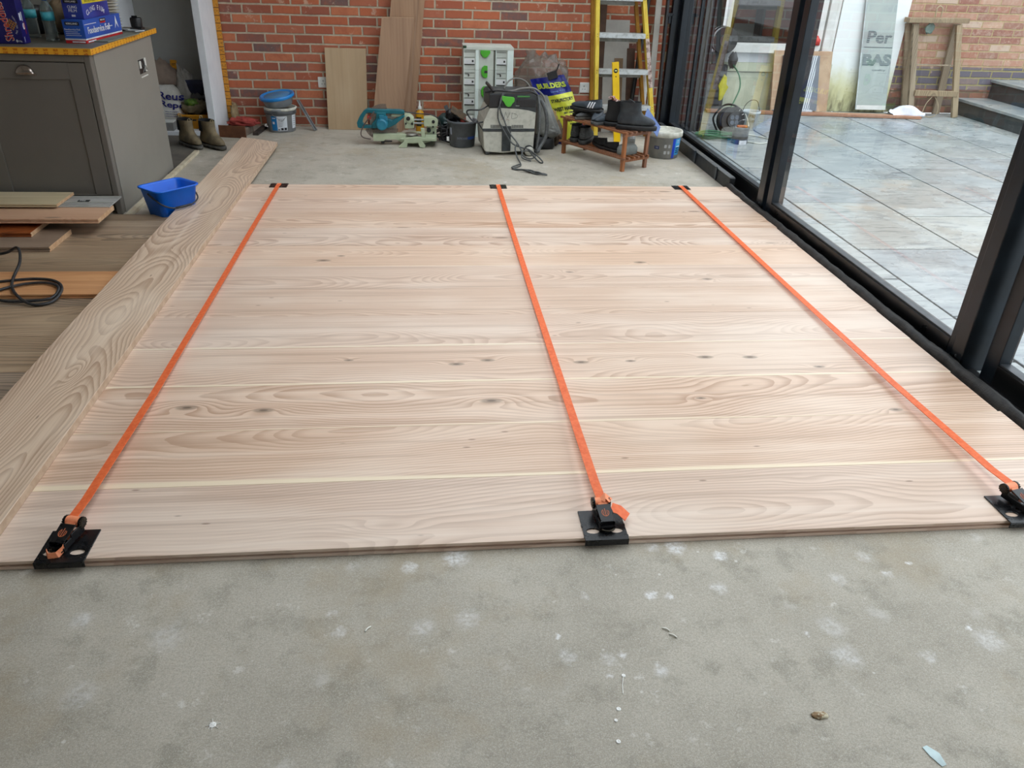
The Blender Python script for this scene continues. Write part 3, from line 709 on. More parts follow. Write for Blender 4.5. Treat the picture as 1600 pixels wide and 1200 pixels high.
b.mat(black_plastic).box(-3.0, -1.745, 4.452, 4.460, .122, .1235)
o = b.build('guide_rail', origin=(-2.4, 4.5, .1165)); tag(o, 'grey aluminium saw guide rail with a dark label lying on the plank stack', 'guide rail')
l = MB(black_plastic).box(-1.935, -1.875, 4.52, 4.548, .122, .1246); l.mat(white_plastic).text('F95', frame((-1.91, 4.534, .125), (1, 0, 0), (0, 1, 0)), width=.03); l.build('label', o)
plank(green_w, -3.2, -1.995, 4.40, 4.64, .1265, .016, .0, fir_end, 'weathered greenish-grey board lying on the aluminium guide rail', GP)
plank(larch, -2.045, -1.452, 3.385, 3.66, .0205, .021, .0, fir_end, 'short orange plank butted against the long swirling board', 'loose planks on the smoked floor')
plank(larch_br, -3.0, -2.050, 3.385, 3.66, .0205, .021, .0, fir_end, 'dark plank at the picture edge in line with the short orange plank', 'loose planks on the smoked floor')
rub = M('black_cable', (38, 38, 40), .5, 0, (54, 54, 56), 40)
b = MB(rub)
b.tube([(-2.6, 3.95, .05), (-2.2, 3.86, .05), (-2.05, 3.86, .06), (-1.95, 3.80, .11), (-1.885, 3.66, .09), (-1.86, 3.50, .055), (-1.79, 3.37, .048), (-1.70, 3.30, .030), (-1.63, 3.33, .030),
        (-1.62, 3.42, .047), (-1.68, 3.52, .047), (-1.78, 3.555, .047), (-1.90, 3.53, .047), (-2.05, 3.47, .047), (-2.2, 3.40, .047)], .0065, 8)
b.tube([(-2.3, 3.28, .027), (-2.05, 3.30, .028), (-1.92, 3.38, .047), (-1.82, 3.47, .052), (-1.72, 3.50, .05), (-1.64, 3.44, .052), (-1.64, 3.36, .036), (-1.72, 3.33, .034), (-1.84, 3.34, .032), (-1.93, 3.40, .047), (-2.03, 3.50, .053), (-2.2, 3.52, .05)], .0065, 8)
tag(b.build('power_cable', origin=(-1.9, 3.5, .0205)), 'black power cable lying in loops on the short orange plank', 'cable')

# ================================================================== GREY KITCHEN UNIT
grey_p = M('grey_cabinet_paint', (112, 107, 100), .42, 0, (108, 103, 96), 2); grey_e = M('grey_end_panel_paint', (136, 132, 124), .5, 0, (132, 128, 120), 2)
root = thing('kitchen_island_unit', 'dark grey kitchen unit with a panelled door and a metal cup handle', 'kitchen unit', (-2.4, 4.72, 0))
FY, RX = 4.682, -1.765
b = MB(grey_p).box(RX-1.45, RX-.004, FY+.03, 5.74, .10, .863).box(RX-1.45, RX-.05, FY+.05, FY+.08, .0, .10); b.build('carcass', root)
b = MB(grey_p).box(RX-.033, RX, FY-.002, FY+.045, 0, .8635).box(RX-1.45, RX-.033, FY-.002, FY+.03, .828, .8635); b.build('face_frame', root, bevel=.004)
MB(grey_e).box(RX-.012, RX+.004, FY+.046, 5.745, 0, .8635).build('end_panel', root, bevel=.002)
dx0, dx1, dz0, dz1 = -2.425, -1.802, .112, .824
b = MB(grey_p); b.box(dx0, dx0+.088, FY, FY+.022, dz0, dz1).box(dx1-.088, dx1, FY, FY+.022, dz0, dz1).box(dx0+.088, dx1-.088, FY, FY+.022, dz1-.085, dz1).box(dx0+.088, dx1-.088, FY, FY+.022, dz0, dz0+.005)
b.box(dx0+.088, dx1-.088, FY+.008, FY+.018, dz0, dz1-.085)
door = b.build('door', root, bevel=.002)
b = MB(M('worn_chrome', (176, 164, 156), .22, .9, (150, 140, 132), 30))
def cup(u, v):
    a = pi*u; e = v*pi/2
    return (-2.110+.047*cos(a), FY-.001-.024*sin(e)*(.35+.65*sin(a)), .765+.046*sin(a)*cos(e)**.8)
b.grid(cup, 20, 8).box(-2.162, -2.058, FY-.004, FY, .757, .767); b.build('cup_handle', door, solid=.002)
b = MB(grey_p); b.box(RX-1.45, dx0-.006, FY, FY+.022, dz0, dz1); b.build('door', root, bevel=.002)
b = MB(black_plastic).box(RX+.004, RX+.007, 5.415, 5.545, .668, .748)
b.mat(white_plastic).box(RX+.004, RX+.012, 5.415, 5.44, .70, .742).box(RX+.004, RX+.012, 5.515, 5.54, .672, .75).box(RX+.004, RX+.009, 5.42, 5.55, .645, .651)
b.mat(steel).tube([(RX+.012, 5.44, .74), (RX+.02, 5.47, .70), (RX+.014, 5.50, .735)], .002, 6).tube([(RX+.012, 5.45, .67), (RX+.02, 5.49, .71), (RX+.014, 5.53, .68)], .002, 6)
b.build('open_back_box', root)
top_m = M('grey_worktop', (112, 108, 98), .5, 0, (96, 92, 82), 6, .1)
root = thing('worktop', 'grey worktop edged all round with orange protective tape', 'worktop', (-2.4, 4.7, .8645))
MB(top_m).box(RX-1.47, RX+.016, FY-.018, 5.84, .8645, .897).build('slab', root, bevel=.002)
g = NG('printed_orange_tape'); v = g.obj(); s_ = g.sep(v); w_ = g.math('ADD', s_[0], s_[1])
pr = g.math('MULTIPLY', g.math('GREATER_THAN', g.math('FRACT', g.math('MULTIPLY', w_, 20)), .55), g.math('GREATER_THAN', g.noise(v, 160, 3), .44))
pr = g.math('MULTIPLY', pr, g.math('GREATER_THAN', g.math('FRACT', g.math('ADD', g.math('MULTIPLY', s_[2], 60), .3)), .3))
tape_h = g.out(g.mix(pr, lin((226, 164, 40)), lin((188, 104, 22))), .35)
b = MB(tape_h).box(RX-1.47, RX+.0185, FY-.0205, FY-.018, .866, .895).box(RX+.016, RX+.0185, FY-.018, 5.84, .866, .895).box(RX-1.47, RX+.0185, FY-.0205, FY-.004, .8955, .8975)
b.build('protective_tape', root, bevel=.0008, seg=1)

# ---- things on the worktop
TZ = .8976
blue_d = M('cereal_blue', (34, 28, 110), .4, 0, (24, 20, 88), 4); red_t = M('red_print', (206, 52, 44), .45); cream = M('cream_print', (236, 214, 196), .5)
wht = M('white_print', (232, 234, 240), .5); gold = M('golden_biscuit', (196, 140, 60), .6, 0, (160, 100, 40), 60)
CX0, CX1, CY = -2.34, -2.128, 4.80
root = thing('cereal_box', 'dark blue cereal box with red sideways lettering on the worktop', 'cereal box', (-2.2, 4.83, TZ))
MB(blue_d).box(CX0, CX1, CY, CY+.078, TZ, TZ+.30).build('carton', root, bevel=.002)
b = MB(cream); fy = CY-.0006; ln = 'Shreddies'
Ft = frame((-2.205, fy, TZ+.108), (-.10, 0, 1), (-1, 0, 0))   # lettering reads upwards
b.text('Shreddies', Ft, width=.190, font_h=.044, bold=.02); b.mat(red_t).text('Shreddies', Ft @ Matrix.Translation((0, 0, .0008)), width=.183, font_h=.038, bold=.004)
b.mat(gold)
for k in range(4): b.box(-2.0, 0, 0, 0, 0, 0) if 0 else b.box(-.021, .021, -.0165+k*.011-.002, -.0165+k*.011+.002, 0, .0008, T=frame((-2.172, fy, TZ+.095), (.6, 0, .8), (-.8, 0, .6)))
for k in range(4): b.box(-.0165+k*.011-.002, -.0165+k*.011+.002, -.021, .021, 0, .0008, T=frame((-2.172, fy, TZ+.095), (.6, 0, .8), (-.8, 0, .6)))
b.mat(wht); arc = 'THE ORIGINAL'
for k, ch in enumerate(arc):
    if ch == ' ': continue
    a = -0.75+k*.14; b.text(ch, frame((-2.190+.045*cos(a), fy, TZ+.092+.060*sin(a)), (-sin(a), 0, cos(a)), (-cos(a), 0, -sin(a))), size=.0105)
b.text('370g', frame((-2.148, fy, TZ+.014), (1, 0, 0), (0, 0, 1)), size=.01); b.prism([(-.006, 0), (0, -.008), (.006, 0), (0, .009)], 0, .0006, T=frame((-2.163, fy, TZ+.015), (1, 0, 0), (0, 0, 1)))
sx = CX1+.0006
b.box(sx-.0004, sx, CY+.010, CY+.026, TZ+.115, TZ+.150).box(sx-.0004, sx, CY+.034, CY+.040, TZ+.11, TZ+.155).box(sx-.0004, sx, CY+.012, CY+.016, TZ+.01, TZ+.035)
b.prism([(.012*cos(q*.6), .016*sin(q*.6)) for q in range(10)], 0, .0004, T=frame((sx, CY+.035, TZ+.085), (0, 1, 0), (0, 0, 1)))
b.mat(red_t).box(sx-.0002, sx+.0003, CY+.046, CY+.050, TZ+.045, TZ+.105).box(sx-.0002, sx+.0005, CY+.036, CY+.044, TZ+.078, TZ+.094)
b.build('printing', root)
g = NG('clear_pet'); g.out((.6, .68, .66, 1), .08, 0, .5); g.b.inputs['Transmission Weight'].default_value = .85; g.b.inputs['IOR'].default_value = 1.2; pet = g.m
aqua = M('aqua_label', (52, 160, 178), .4, 0, (90, 190, 200), 14); capb = M('blue_cap', (34, 104, 190), .4)
def bottle(x, y, lab):
    root = thing('water_bottle', lab, 'bottle', (x, y, TZ), 'plastic water bottles on the worktop')
    pf = [(.028, 0), (.033, .004)]
    for k in range(7): pf += [(.033, .010+k*.012), (.030, .016+k*.012)]
    pf += [(.033, .10), (.033, .150), (.030, .168), (.018, .190), (.0125, .200), (.0125, .208)]
    MB(pet).lathe(pf, (x, y, TZ), 24).build('bottle_body', root)
    MB(aqua).lathe([(.0336, .104), (.0336, .146)], (x, y, TZ), 24).build('label', root, solid=.0006)
    MB(capb).lathe([(.0145, .203), (.0145, .222), (.013, .2235)], (x, y, TZ), 20).build('cap', root)
bottle(-2.055, 4.985, 'water bottle with aqua label right beside the blue foil box')
bottle(-2.205, 5.12, 'water bottle with aqua label half hidden behind the cereal box')
kb = M('carton_blue', (28, 72, 160), .35, 0, (34, 84, 176), 3); kred = M('carton_red', (196, 30, 36), .4); kblk = M('carton_black', (22, 20, 30), .4); navy = M('carton_navy', (26, 34, 120), .4, 0, (40, 60, 150), 4)
root = thing('foil_box', 'blue and white foil box with red base lying on the worktop', 'carton', (-1.9, 5.15, TZ))
T0 = Matrix.Translation((-1.950, 4.888, TZ)) @ Matrix.Rotation(radians(-3.5), 4, 'Z')
W_, D_, H_ = .112, .50, .118
b = MB(kb).at(T0).box(0, W_, 0, D_, .024, H_); b.mat(wht).box(-.0003, W_+.0003, -.0003, D_, .016, .024).mat(kred).box(0, W_, 0, D_, 0, .016); b.build('carton', root, bevel=.0015)
b = MB(kblk).at(T0); ff = frame((W_/2, -.0008, 0), (1, 0, 0), (0, 0, 1)); fs = frame((W_+.0008, 0, 0), (0, 1, 0), (0, 0, 1))
b.box(-.042, .034, .090, .108, 0, .0005, T=ff)
b.mat(wht).text('KIRKLAND', ff @ Matrix.Translation((-.004, .099, .0006)), width=.06, font_h=.009, bold=.006)
b.text('Foodservice Foil', ff @ Matrix.Translation((-.008, .070, .0003)), width=.082, font_h=.009)
for k in range(3): b.box(-.046, .02+.008*k, .057-k*.009, .059-k*.009, 0, .0005, T=ff)
b.box(-W_/2, W_/2, .028, .030, 0, .0005, T=ff).box(0, D_, .028, .030, 0, .0005, T=fs).box(0, .24, .0035, .012, 0, .0004, T=ff @ Matrix.Translation((-.0, 0, .0002))) if 0 else None
b.text('Foodservice Foil', fs @ Matrix.Translation((.185, .062, .0003)), width=.29, font_h=.034, bold=.02)
b.box(.01, .16, .092, .095, 0, .0005, T=fs).box(.33, .37, .060, .064, 0, .0005, T=fs)
b.prism([(.405, .045), (.43, .07), (.455, .045), (.43, .11)], 0, .0006, T=fs)
b.mat(kblk).box(.21, .29, .094, .110, 0, .0005, T=fs); b.mat(kred).box(.215, .285, .086, .094, 0, .0006, T=fs)
b.mat(wht).text('KIRKLAND', fs @ Matrix.Translation((.25, .102, .0006)), width=.06, font_h=.008)
b.mat(wht).box(-.02, .05, .004, .011, 0, .0006, T=ff).box(.02, .12, .004, .011, 0, .0006, T=fs)
b.build('printing', root)
root = thing('cling_film_box', 'navy blue cling film box resting on top of the foil box', 'carton', (-1.9, 5.1, TZ+H_))
T1 = Matrix.Translation((-1.945, 4.925, TZ+H_+.0005)) @ Matrix.Rotation(radians(-3.5), 4, 'Z')
b = MB(navy).at(T1).box(0, .105, 0, .34, 0, .115); b.build('carton', root, bevel=.0015)
b = MB(kblk).at(T1); ff = frame((.0525, -.0008, 0), (1, 0, 0), (0, 0, 1)); fs = frame((.1058, 0, 0), (0, 1, 0), (0, 0, 1))
b.box(-.042, .036, .078, .095, 0, .0005, T=ff).mat(wht).text('KIRKLAND', ff @ Matrix.Translation((-.003, .087, .0006)), width=.055, font_h=.008)
b.text('CLING', ff @ Matrix.Translation((0, .060, .0004)), width=.05, font_h=.014).text('FILM', ff @ Matrix.Translation((0, .042, .0004)), width=.042, font_h=.014).box(-.01, .01, .012, .022, 0, .0005, T=ff)
for k, ch in enumerate('CLING FILM'):
    a = (k-4.5)*.17
    if ch != ' ': b.text(ch, fs @ Matrix.Translation((.155+.15*sin(a), .048+.045*(cos(a)-1)*1.6, .0004)) @ Matrix.Rotation(-a*.8, 4, 'Z'), size=.036, bold=.0015)
b.mat(M('yellow_flash', (226, 208, 40), .5)).box(.01, .34, .076, .105, 0, .0005, T=fs); b.mat(kblk).text('BIODEGRADABLE', fs @ Matrix.Translation((.17, .090, .0006)), width=.26, font_h=.014)
b.build('printing', root)
plate_m = M('white_china', (226, 222, 208), .25, 0, (216, 210, 196), 5)
root0 = None
for k in range(11):
    z = TZ+.002+k*.0165
    b = MB(plate_m).lathe([(.05, 0), (.07, .002), (.104, .010), (.106, .012), (.103, .0125), (.068, .005), (0, .004)], (-2.000, 5.645, z), 32)
    nth = ['lowest of all', 'second up', 'third up', 'fourth up', 'fifth up', 'sixth up', 'seventh up', 'eighth up', 'ninth up', 'tenth up', 'topmost']
    tag(b.build('plate', origin=(-2.0, 5.645, z)), 'cream plate in the stack behind the foil box, '+nth[k], 'plate', 'stack of plates on the worktop')
b = MB(M('slate_strip', (122, 126, 112), .6, 0, (108, 112, 100), 10)).at(RZ(-4, (-1.832, 4.97, TZ))).box(0, .075, 0, .46, 0, .006)
tag(b.build('sample_strip', origin=(-1.83, 4.97, TZ), bevel=.001), 'grey-green flat strip lying along the worktop beside the foil box', 'strip')
b = MB(black_plastic).box(-1.852, -1.783, 5.66, 5.73, TZ, TZ+.012).lathe([(.030, .012), (.034, .016), (.036, .06), (.032, .070), (.030, .062), (0, .06)], (-1.818, 5.695, TZ), 20).box(-1.835, -1.80, 5.67, 5.675, TZ+.06, TZ+.082)
tag(b.build('tape_measure', origin=(-1.82, 5.69, TZ), bevel=.002), 'small black tape measure near the far corner of the worktop', 'tape measure')
b = MB(M('pale_screen', (206, 212, 216), .2)).at(RZ(-30, (-1.93, 5.62, TZ))).box(0, .17, .0, .075, .0005, .006).mat(black_plastic).box(-.09, .09, -.012, .02, .001, .008)
tag(b.build('phone', origin=(-1.85, 5.6, TZ), bevel=.001), 'flat phone-sized object with a bright edge near the black tape measure', 'phone')
b = MB(M('brown_paper', (150, 130, 104), .8, 0, (100, 84, 66), 9, .5)).blob((-2.10, 5.36, TZ+.095), (.10, .10, .10), .35, 4, 3, 24, flat=TZ)
tag(b.build('paper_bag', origin=(-2.1, 5.36, TZ)), 'crumpled brown paper bag behind the water bottles', 'bag')
b = MB(black_plastic).lathe([(.07, 0), (.075, .01), (.07, .12), (.062, .15), (.0, .155)], (-2.30, 5.35, TZ), 24)
tag(b.build('black_canister', origin=(-2.3, 5.35, TZ)), 'black canister standing behind the cereal box', 'canister')

# ================================================================== BLUE BUCKET
blue_p = M('blue_plastic', (4, 100, 220), .38, 0, (6, 108, 226), 8)
root = thing('mop_bucket', 'bright blue rectangular bucket with a black handle beside the grey unit', 'bucket', (-1.485, 4.68, 0))
def rrect(w, d, r, n=5):
    P = []
    for cx, cy, a0 in ((w/2-r, d/2-r, 0), (-w/2+r, d/2-r, 90), (-w/2+r, -d/2+r, 180), (w/2-r, -d/2+r, 270)):
        for k in range(n+1):
            a = radians(a0+90*k/n); P.append((cx+r*cos(a), cy+r*sin(a)))
    return P
BT_ = RZ(49, (-1.485, 4.685, 0))
b = MB(blue_p).at(BT_); rings = []
for w, d, z, r in ((.205, .150, .004, .025), (.215, .158, .01, .028), (.262, .196, .165, .035), (.282, .216, .168, .04), (.284, .218, .176, .04), (.272, .206, .176, .04), (.256, .190, .166, .034), (.206, .150, .014, .025)):
    rings.append([(p[0]*1.0, p[1], z) for p in rrect(w, d, r)])
b.loft(rings); b.build('tub', root, bevel=.0)
b = MB(rub).at(BT_).tube([(-.135, .0, .150), (-.13, -.05, .125), (-.11, -.103, .095), (-.05, -.118, .072), (.05, -.118, .072), (.11, -.103, .095), (.13, -.05, .125), (.137, 0, .150)], .0045, 8)
b.tube([(-.05, -.1195, .0725), (.05, -.1195, .0725)], .007, 8, 0); b.build('handle', root)

# ================================================================== TALL CUPBOARD WITH BAGS
inn = M('cupboard_interior', (150, 150, 146), .7, 0, (144, 144, 140), 3)
root = thing('tall_cupboard', 'open white-edged tall cupboard carcass beside the brick wall', 'cupboard', (-2.0, 6.8, 0))
b = MB(white_paint).box(-1.745, -1.690, 6.79, WALL_Y-.003, 0, 2.3); b.build('side_panel', root, bevel=.003)
b = MB(white_paint).box(-2.335, -2.295, 6.80, WALL_Y-.003, 0, 2.3); b.build('side_panel', root, bevel=.003)
b = MB(white_paint).box(-2.295, -1.745, 6.80, 7.18, .0, .035); b.build('base_board', root, bevel=.002)
b = MB(inn).box(-2.295, -1.745, 7.18, WALL_Y-.003, 0, 2.3); b.build('back_panel', root)
b = MB(white_paint).box(-2.295, -1.745, 6.80, 7.18, 2.26, 2.3); b.build('top_board', root)
g = NG('printed_tape_vertical'); v = g.obj(); s_ = g.sep(v)
pr = g.math('GREATER_THAN', g.math('FRACT', g.math('ADD', g.math('MULTIPLY', s_[2], 17), g.math('MULTIPLY', g.noise(v, 5), .3))), .86)
pr2 = g.math('MULTIPLY', g.math('GREATER_THAN', g.noise(v, 90, 3), .55), g.math('LESS_THAN', g.math('FRACT', g.math('MULTIPLY', s_[2], 17)), .5))
tv = g.out(g.mix(g.math('MAXIMUM', pr, g.math('MULTIPLY', pr2, .6)), lin((204, 138, 38)), lin((120, 72, 22))), .4)
b = MB(tv).box(-1.689, -1.645, WALL_Y-.028, WALL_Y-.004, .04, 2.3).box(-1.6895, -1.6885, WALL_Y-.075, WALL_Y-.028, .04, 2.3) if 0 else MB(tv).box(-1.689, -1.648, WALL_Y-.020, WALL_Y-.004, .06, 2.3)
b.build('protective_tape', root, bevel=.003)
bag_w = M('white_carrier', (206, 204, 198), .5, 0, (184, 180, 172), 9, .5); print_b = M('bag_blue_print', (44, 46, 150), .5)
root = thing('carrier_bag', 'white carrier bag with large blue lettering slumped in the tall cupboard', 'bag', (-2.09, 7.0, .036))
bx = dict(c=(-2.105, 7.02, .175), r=(.135, .10, .145))
def bagp(u, v, off=0):   # front surface of the bag
    x = -2.215+u*.23; z = .05+v*.25
    return Vector((x, 6.935-.02*sin(pi*u)+.012*noise.noise(Vector((u*4, v*5, 1)))-off, z))
b = MB(bag_w)
def bagring(z, w, d, s0): return [(-2.105+w*cos(a)*(1+.07*noise.noise(Vector((cos(a)*2, sin(a)*2, z*12+s0)))), 7.02+d*sin(a)*(1+.1*noise.noise(Vector((cos(a)*3, sin(a)*3, z*9)))), z) for a in [2*pi*k/32 for k in range(32)]]
b.loft([bagring(.036, .10, .06, 0), bagring(.06, .13, .085, 0), bagring(.15, .135, .09, 0), bagring(.25, .125, .085, 0), bagring(.32, .10, .06, 0), bagring(.36, .07, .03, 0)])
b.build('bag_body', root)
b = MB(print_b)
def onbag(p): return Vector((p.x, 7.02-.088*sqrt(max(.05, 1-((p.x+2.105)/.142)**2))-.010, p.z))
Fb = frame((-2.052, 6.9, .285), (1, 0, -.12), (.1, 0, 1))
b.text('Reus', Matrix.Identity(4), width=.180, font_h=.056, bold=.02, fn=lambda p: onbag(Fb @ p))
Fb2 = frame((-2.050, 6.9, .212), (1, 0, -.16), (.1, 0, 1))
b.text('Repe', Matrix.Identity(4), width=.178, font_h=.060, bold=.02, fn=lambda p: onbag(Fb2 @ p))
for k in range(3): Fk = frame((-2.06, 6.9, .165-k*.018), (1, 0, -.06), (0, 0, 1)); b.text('reuse this bag again', Matrix.Identity(4), width=.10, font_h=.008, fn=lambda p: onbag(Fk @ p))
b.build('lettering', root, solid=.001)
b = MB(M('brown_sack', (136, 118, 104), .7, 0, (110, 94, 84), 6, .5)).blob((-2.13, 7.09, .40), (.115, .075, .135), .3, 3, 5, 28, flat=.355)
tag(b.build('brown_bag', origin=(-2.13, 7.09, .3)), 'crumpled brown bag sitting on top of the lettered carrier bag', 'bag')
b = MB(M('orange_tag_card', (206, 140, 20), .5)).at(frame((-2.035, 7.10, .50), (1, .1, -.08), (.1, 0, 1))).box(-.025, .025, -.04, .04, 0, .003).mat(kblk).box(-.015, .015, .01, .014, .003, .0036).box(-.015, .01, 0, .004, .003, .0036)
tag(b.build('orange_card', origin=(-2.035, 7.10, .46)), 'small orange card sticking up behind the brown bag', 'card')
film = film_mat('clear_bag_film', (196, 192, 184), .42)
b = MB(film).blob((-1.965, 7.085, .27), (.085, .06, .20), .35, 4, 9, 30, flat=.10, ridge=True)
tag(b.build('plastic_bag', origin=(-1.965, 7.085, .1)), 'clear crumpled plastic bag standing behind the yellow crate', 'bag')
yel = M('ochre_plastic', (206, 140, 12), .45, 0, (190, 126, 10), 6)
root = thing('yellow_crate', 'shallow ochre-yellow plastic crate in the foot of the tall cupboard', 'crate', (-1.89, 6.98, .036))
b = MB(yel).at(Matrix.Translation((-1.888, 6.985, .036)))
b.loft([[(p[0], p[1], z) for p in rrect(w, d, .02)] for w, d, z in ((.20, .15, 0), (.225, .17, .10), (.255, .20, .105), (.255, .20, .115), (.245, .19, .115), (.215, .16, .104), (.19, .14, .008))])
b.build('crate_body', root)
MB(black_plastic).box(-1.90, -1.87, 6.898, 6.902, .10, .112).build('hand_slot', root)
b = MB(M('beige_cloth_bag', (134, 122, 96), .8, 0, (104, 92, 70), 9, .5)).blob((-1.89, 6.985, .195), (.105, .07, .06), .4, 4, 6, 28, flat=.10).mat(M('green_packet', (104, 140, 44), .5, 0, (60, 90, 30), 30)).blob((-1.90, 6.955, .235), (.055, .045, .028), .4, 5, 2, 20)
tag(b.build('packet', origin=(-1.89, 6.98, .15)), 'beige and green crumpled packet lying in the yellow crate', 'packet')
b = MB(M('navy_bag_top', (20, 24, 52), .5, 0, (30, 34, 66), 9, .4)).at(Matrix.Translation((-1.868, 7.05, .335)))
b.loft([[(w*cos(a)+.01*noise.noise(Vector((a, z*9, 3))), d*sin(a)*(1+.4*noise.noise(Vector((cos(a)*3, sin(a)*3, z*20)))), z) for a in [2*pi*k/28 for k in range(28)]] for w, d, z in ((.045, .03, -.06), (.062, .035, -.02), (.078, .035, .02), (.082, .02, .06))])
b.mat(M('grey_bag_lower', (84, 80, 82), .6, 0, (60, 58, 62), 8, .4)).blob((.0, 0, -.075), (.062, .04, .05), .3, 4, 2, 22)
tag(b.build('navy_bag', origin=(-1.868, 7.05, .22)), 'upright bag with a navy top above the yellow crate', 'bag')
b = MB(M('grey_pvc', (140, 138, 136), .5)).box(-2.20, -2.035, 6.815, 6.90, .0355, .10)
b.mat(white_plastic).box(-2.20, -2.030, 6.812, 6.90, .10, .112)
tag(b.build('plastic_trunking', origin=(-2.1, 6.85, .036), bevel=.002), 'grey plastic trunking box behind the left work boot', 'trunking')

# ---- footwear builder: rings of (z, back, front, half width, toe power)
def egg(z, back, front, hw, cx=0, n=28, toe=.8, tilt=0):
    P = []
    for k in range(n):
        a = 2*pi*k/n; ca, sa = cos(a), sin(a)
        x = (front if ca > 0 else -back)*(abs(ca)**.85); w = hw*(1-.12*max(0, ca))
        P.append((x, w*(1 if sa > 0 else -1)*abs(sa)**toe+cx*max(0, ca), z+tilt*x))
    return P
def footwear(root, T, sole, upper, lining, sole_m, up_m, lin_m, sub=1):
    b = MB(sole_m).at(T).loft([egg(*r) for r in sole]); b.build('sole', root)
    b = MB(up_m).at(T).loft([egg(*r) for r in upper], True, False); b.mat(lin_m)
    b.loft([egg(*r) for r in lining], False, True); b.build('upper', root, sub=sub)
SOLE = [(0, .085, .185, .038), (.004, .09, .195, .044), (.022, .09, .198, .046), (.026, .088, .194, .044)]
boot_t = M('tan_work_boot', (128, 112, 84), .8, 0, (92, 82, 64), 14, .5, thr=(.3, .7)); boot_s = M('grey_dusty_sole', (104, 100, 92), .8, 0, (72, 70, 66), 20, .4); dark_in = M('dark_lining', (22, 22, 24), .9)
BOOT = [(.024, .086, .190, .043), (.045, .086, .190, .043), (.065, .083, .175, .041), (.082, .080, .145, .038), (.098, .076, .110, .035), (.118, .072, .082, .034), (.16, .072, .070, .036), (.195, .074, .068, .038), (.205, .075, .067, .0385)]
BLIN = [(.205, .075, .067, .0385), (.206, .068, .060, .033), (.17, .064, .058, .030), (.10, .06, .06, .028), (.06, .06, .10, .028)]
for i, (x, y, a, lab) in enumerate(((-1.84, 6.475, -52, 'left dusty tan work boot of the pair in front of the tall cupboard'), (-1.672, 6.45, -48, 'right dusty tan work boot of the pair, nearer the brick wall'))):
    T = RZ(a, (x, y, .0045)) @ Matrix.Diagonal((1.10, 1.28, .94, 1)).to_4x4(); root = thing('work_boot', lab, 'boot', (x, y, .0045), 'pair of tan work boots')
    footwear(root, T, SOLE, BOOT, BLIN, boot_s, boot_t, dark_in)
    for s_ in (-1, 1): MB(dark_in).at(T).grid(lambda u, v: (-.02-.02*(u-.5)*(1-.3*v)*2, s_*(.0385+.0015*sin(pi*u)), .12+v*.08), 6, 6).build('elastic_panel', root, solid=.002)
    b = MB(M('tan_pull_loop', (150, 134, 100), .8)).at(T).tube([(-.074, -.008, .19), (-.078, -.006, .222), (-.078, .006, .222), (-.074, .008, .19)], .003, 6).build('pull_loop', root)
    MB(M('tan_pull_loop', (150, 134, 100), .8)).at(T).tube([(.062, -.008, .19), (.068, -.006, .215), (.068, .006, .215), (.062, .008, .19)], .003, 6).build('pull_loop', root)

# ---- clutter between the cupboard and the tub
b = MB(M('rusty_cardboard', (122, 76, 48), .8, 0, (92, 56, 36), 8, .2)).at(RZ(-12, (-1.672, 6.775, 0))).box(0, .225, 0, .008, .001, .095)
tag(b.build('brown_board', origin=(-1.67, 6.78, 0), bevel=.001), 'low rusty-brown board standing on edge at the foot of the white panel', 'board')
b = MB(M('grey_brick_rubble', (130, 118, 104), .85, 0, (104, 88, 76), 12, .5)).at(RZ(-10, (-1.66, 6.83, 0))).box(0, .19, 0, .20, 0, .06)
tag(b.build('concrete_block', origin=(-1.6, 6.9, 0), bevel=.006), 'dusty grey block under the red cloth', 'block')
b = MB(M('red_cloth', (168, 66, 54), .85, 0, (132, 46, 40), 9, .6)).blob((-1.51, 6.955, .085), (.115, .075, .036), .5, 4, 11, 36, flat=.061)
tag(b.build('red_cloth', origin=(-1.51, 6.95, .06)), 'crumpled faded red cloth on the grey block beside the tub', 'cloth')
b = MB(M('dark_offcut', (64, 52, 44), .8, 0, (44, 36, 32), 8, .3)).bar((-1.40, 6.85, .012), (-1.375, 7.16, .012), .045, .022)
tag(b.build('timber_offcut', origin=(-1.4, 7, 0), bevel=.001), 'dark timber offcut beside the grey tub with the blue lid', 'offcut')
b = MB(M('mortar_lump', (168, 146, 110), .9, 0, (140, 118, 86), 20, .8)).blob((-1.62, 7.19, .09), (.03, .035, .11), .5, 4, 4, 20, flat=0)
tag(b.build('mortar_lump', origin=(-1.62, 7.19, 0)), 'lumpy yellowish mortar at the foot of the orange tape', 'mortar')

# ================================================================== TUBS AND BUCKETS
tub_g = M('silver_grey_plastic', (150, 152, 154), .35, .1, (132, 134, 138), 6); scuff = M('dried_adhesive', (206, 204, 192), .8, 0, (178, 176, 162), 22, .6)
dgrey = M('dark_band_plastic', (92, 94, 96), .4, 0, (72, 74, 76), 12); lab_w = M('label_paper', (214, 218, 222), .5, 0, (202, 206, 212), 6); lab_b = M('label_blue', (22, 112, 176), .4, 0, (30, 124, 188), 6)
def arc(b, c, rf, a0, a1, z0, z1, off=.0008, n=14):
    """label patch wrapped on a round pail; rf(z) = radius"""
    return b.grid(lambda u, v: (c[0]+(rf(z0+(z1-z0)*v)+off)*cos(radians(a0+(a1-a0)*u)), c[1]+(rf(z0+(z1-z0)*v)+off)*sin(radians(a0+(a1-a0)*u)), c[2]+z0+(z1-z0)*v), n, 2)
def wrap(c, rf, adeg, zc, off=.0018, slope=0):
    def fn(p):
        z = zc+p.y+p.x*slope; r = rf(z)+off; a = radians(adeg)+p.x/r
        return Vector((c[0]+r*cos(a), c[1]+r*sin(a), c[2]+z))
    return fn
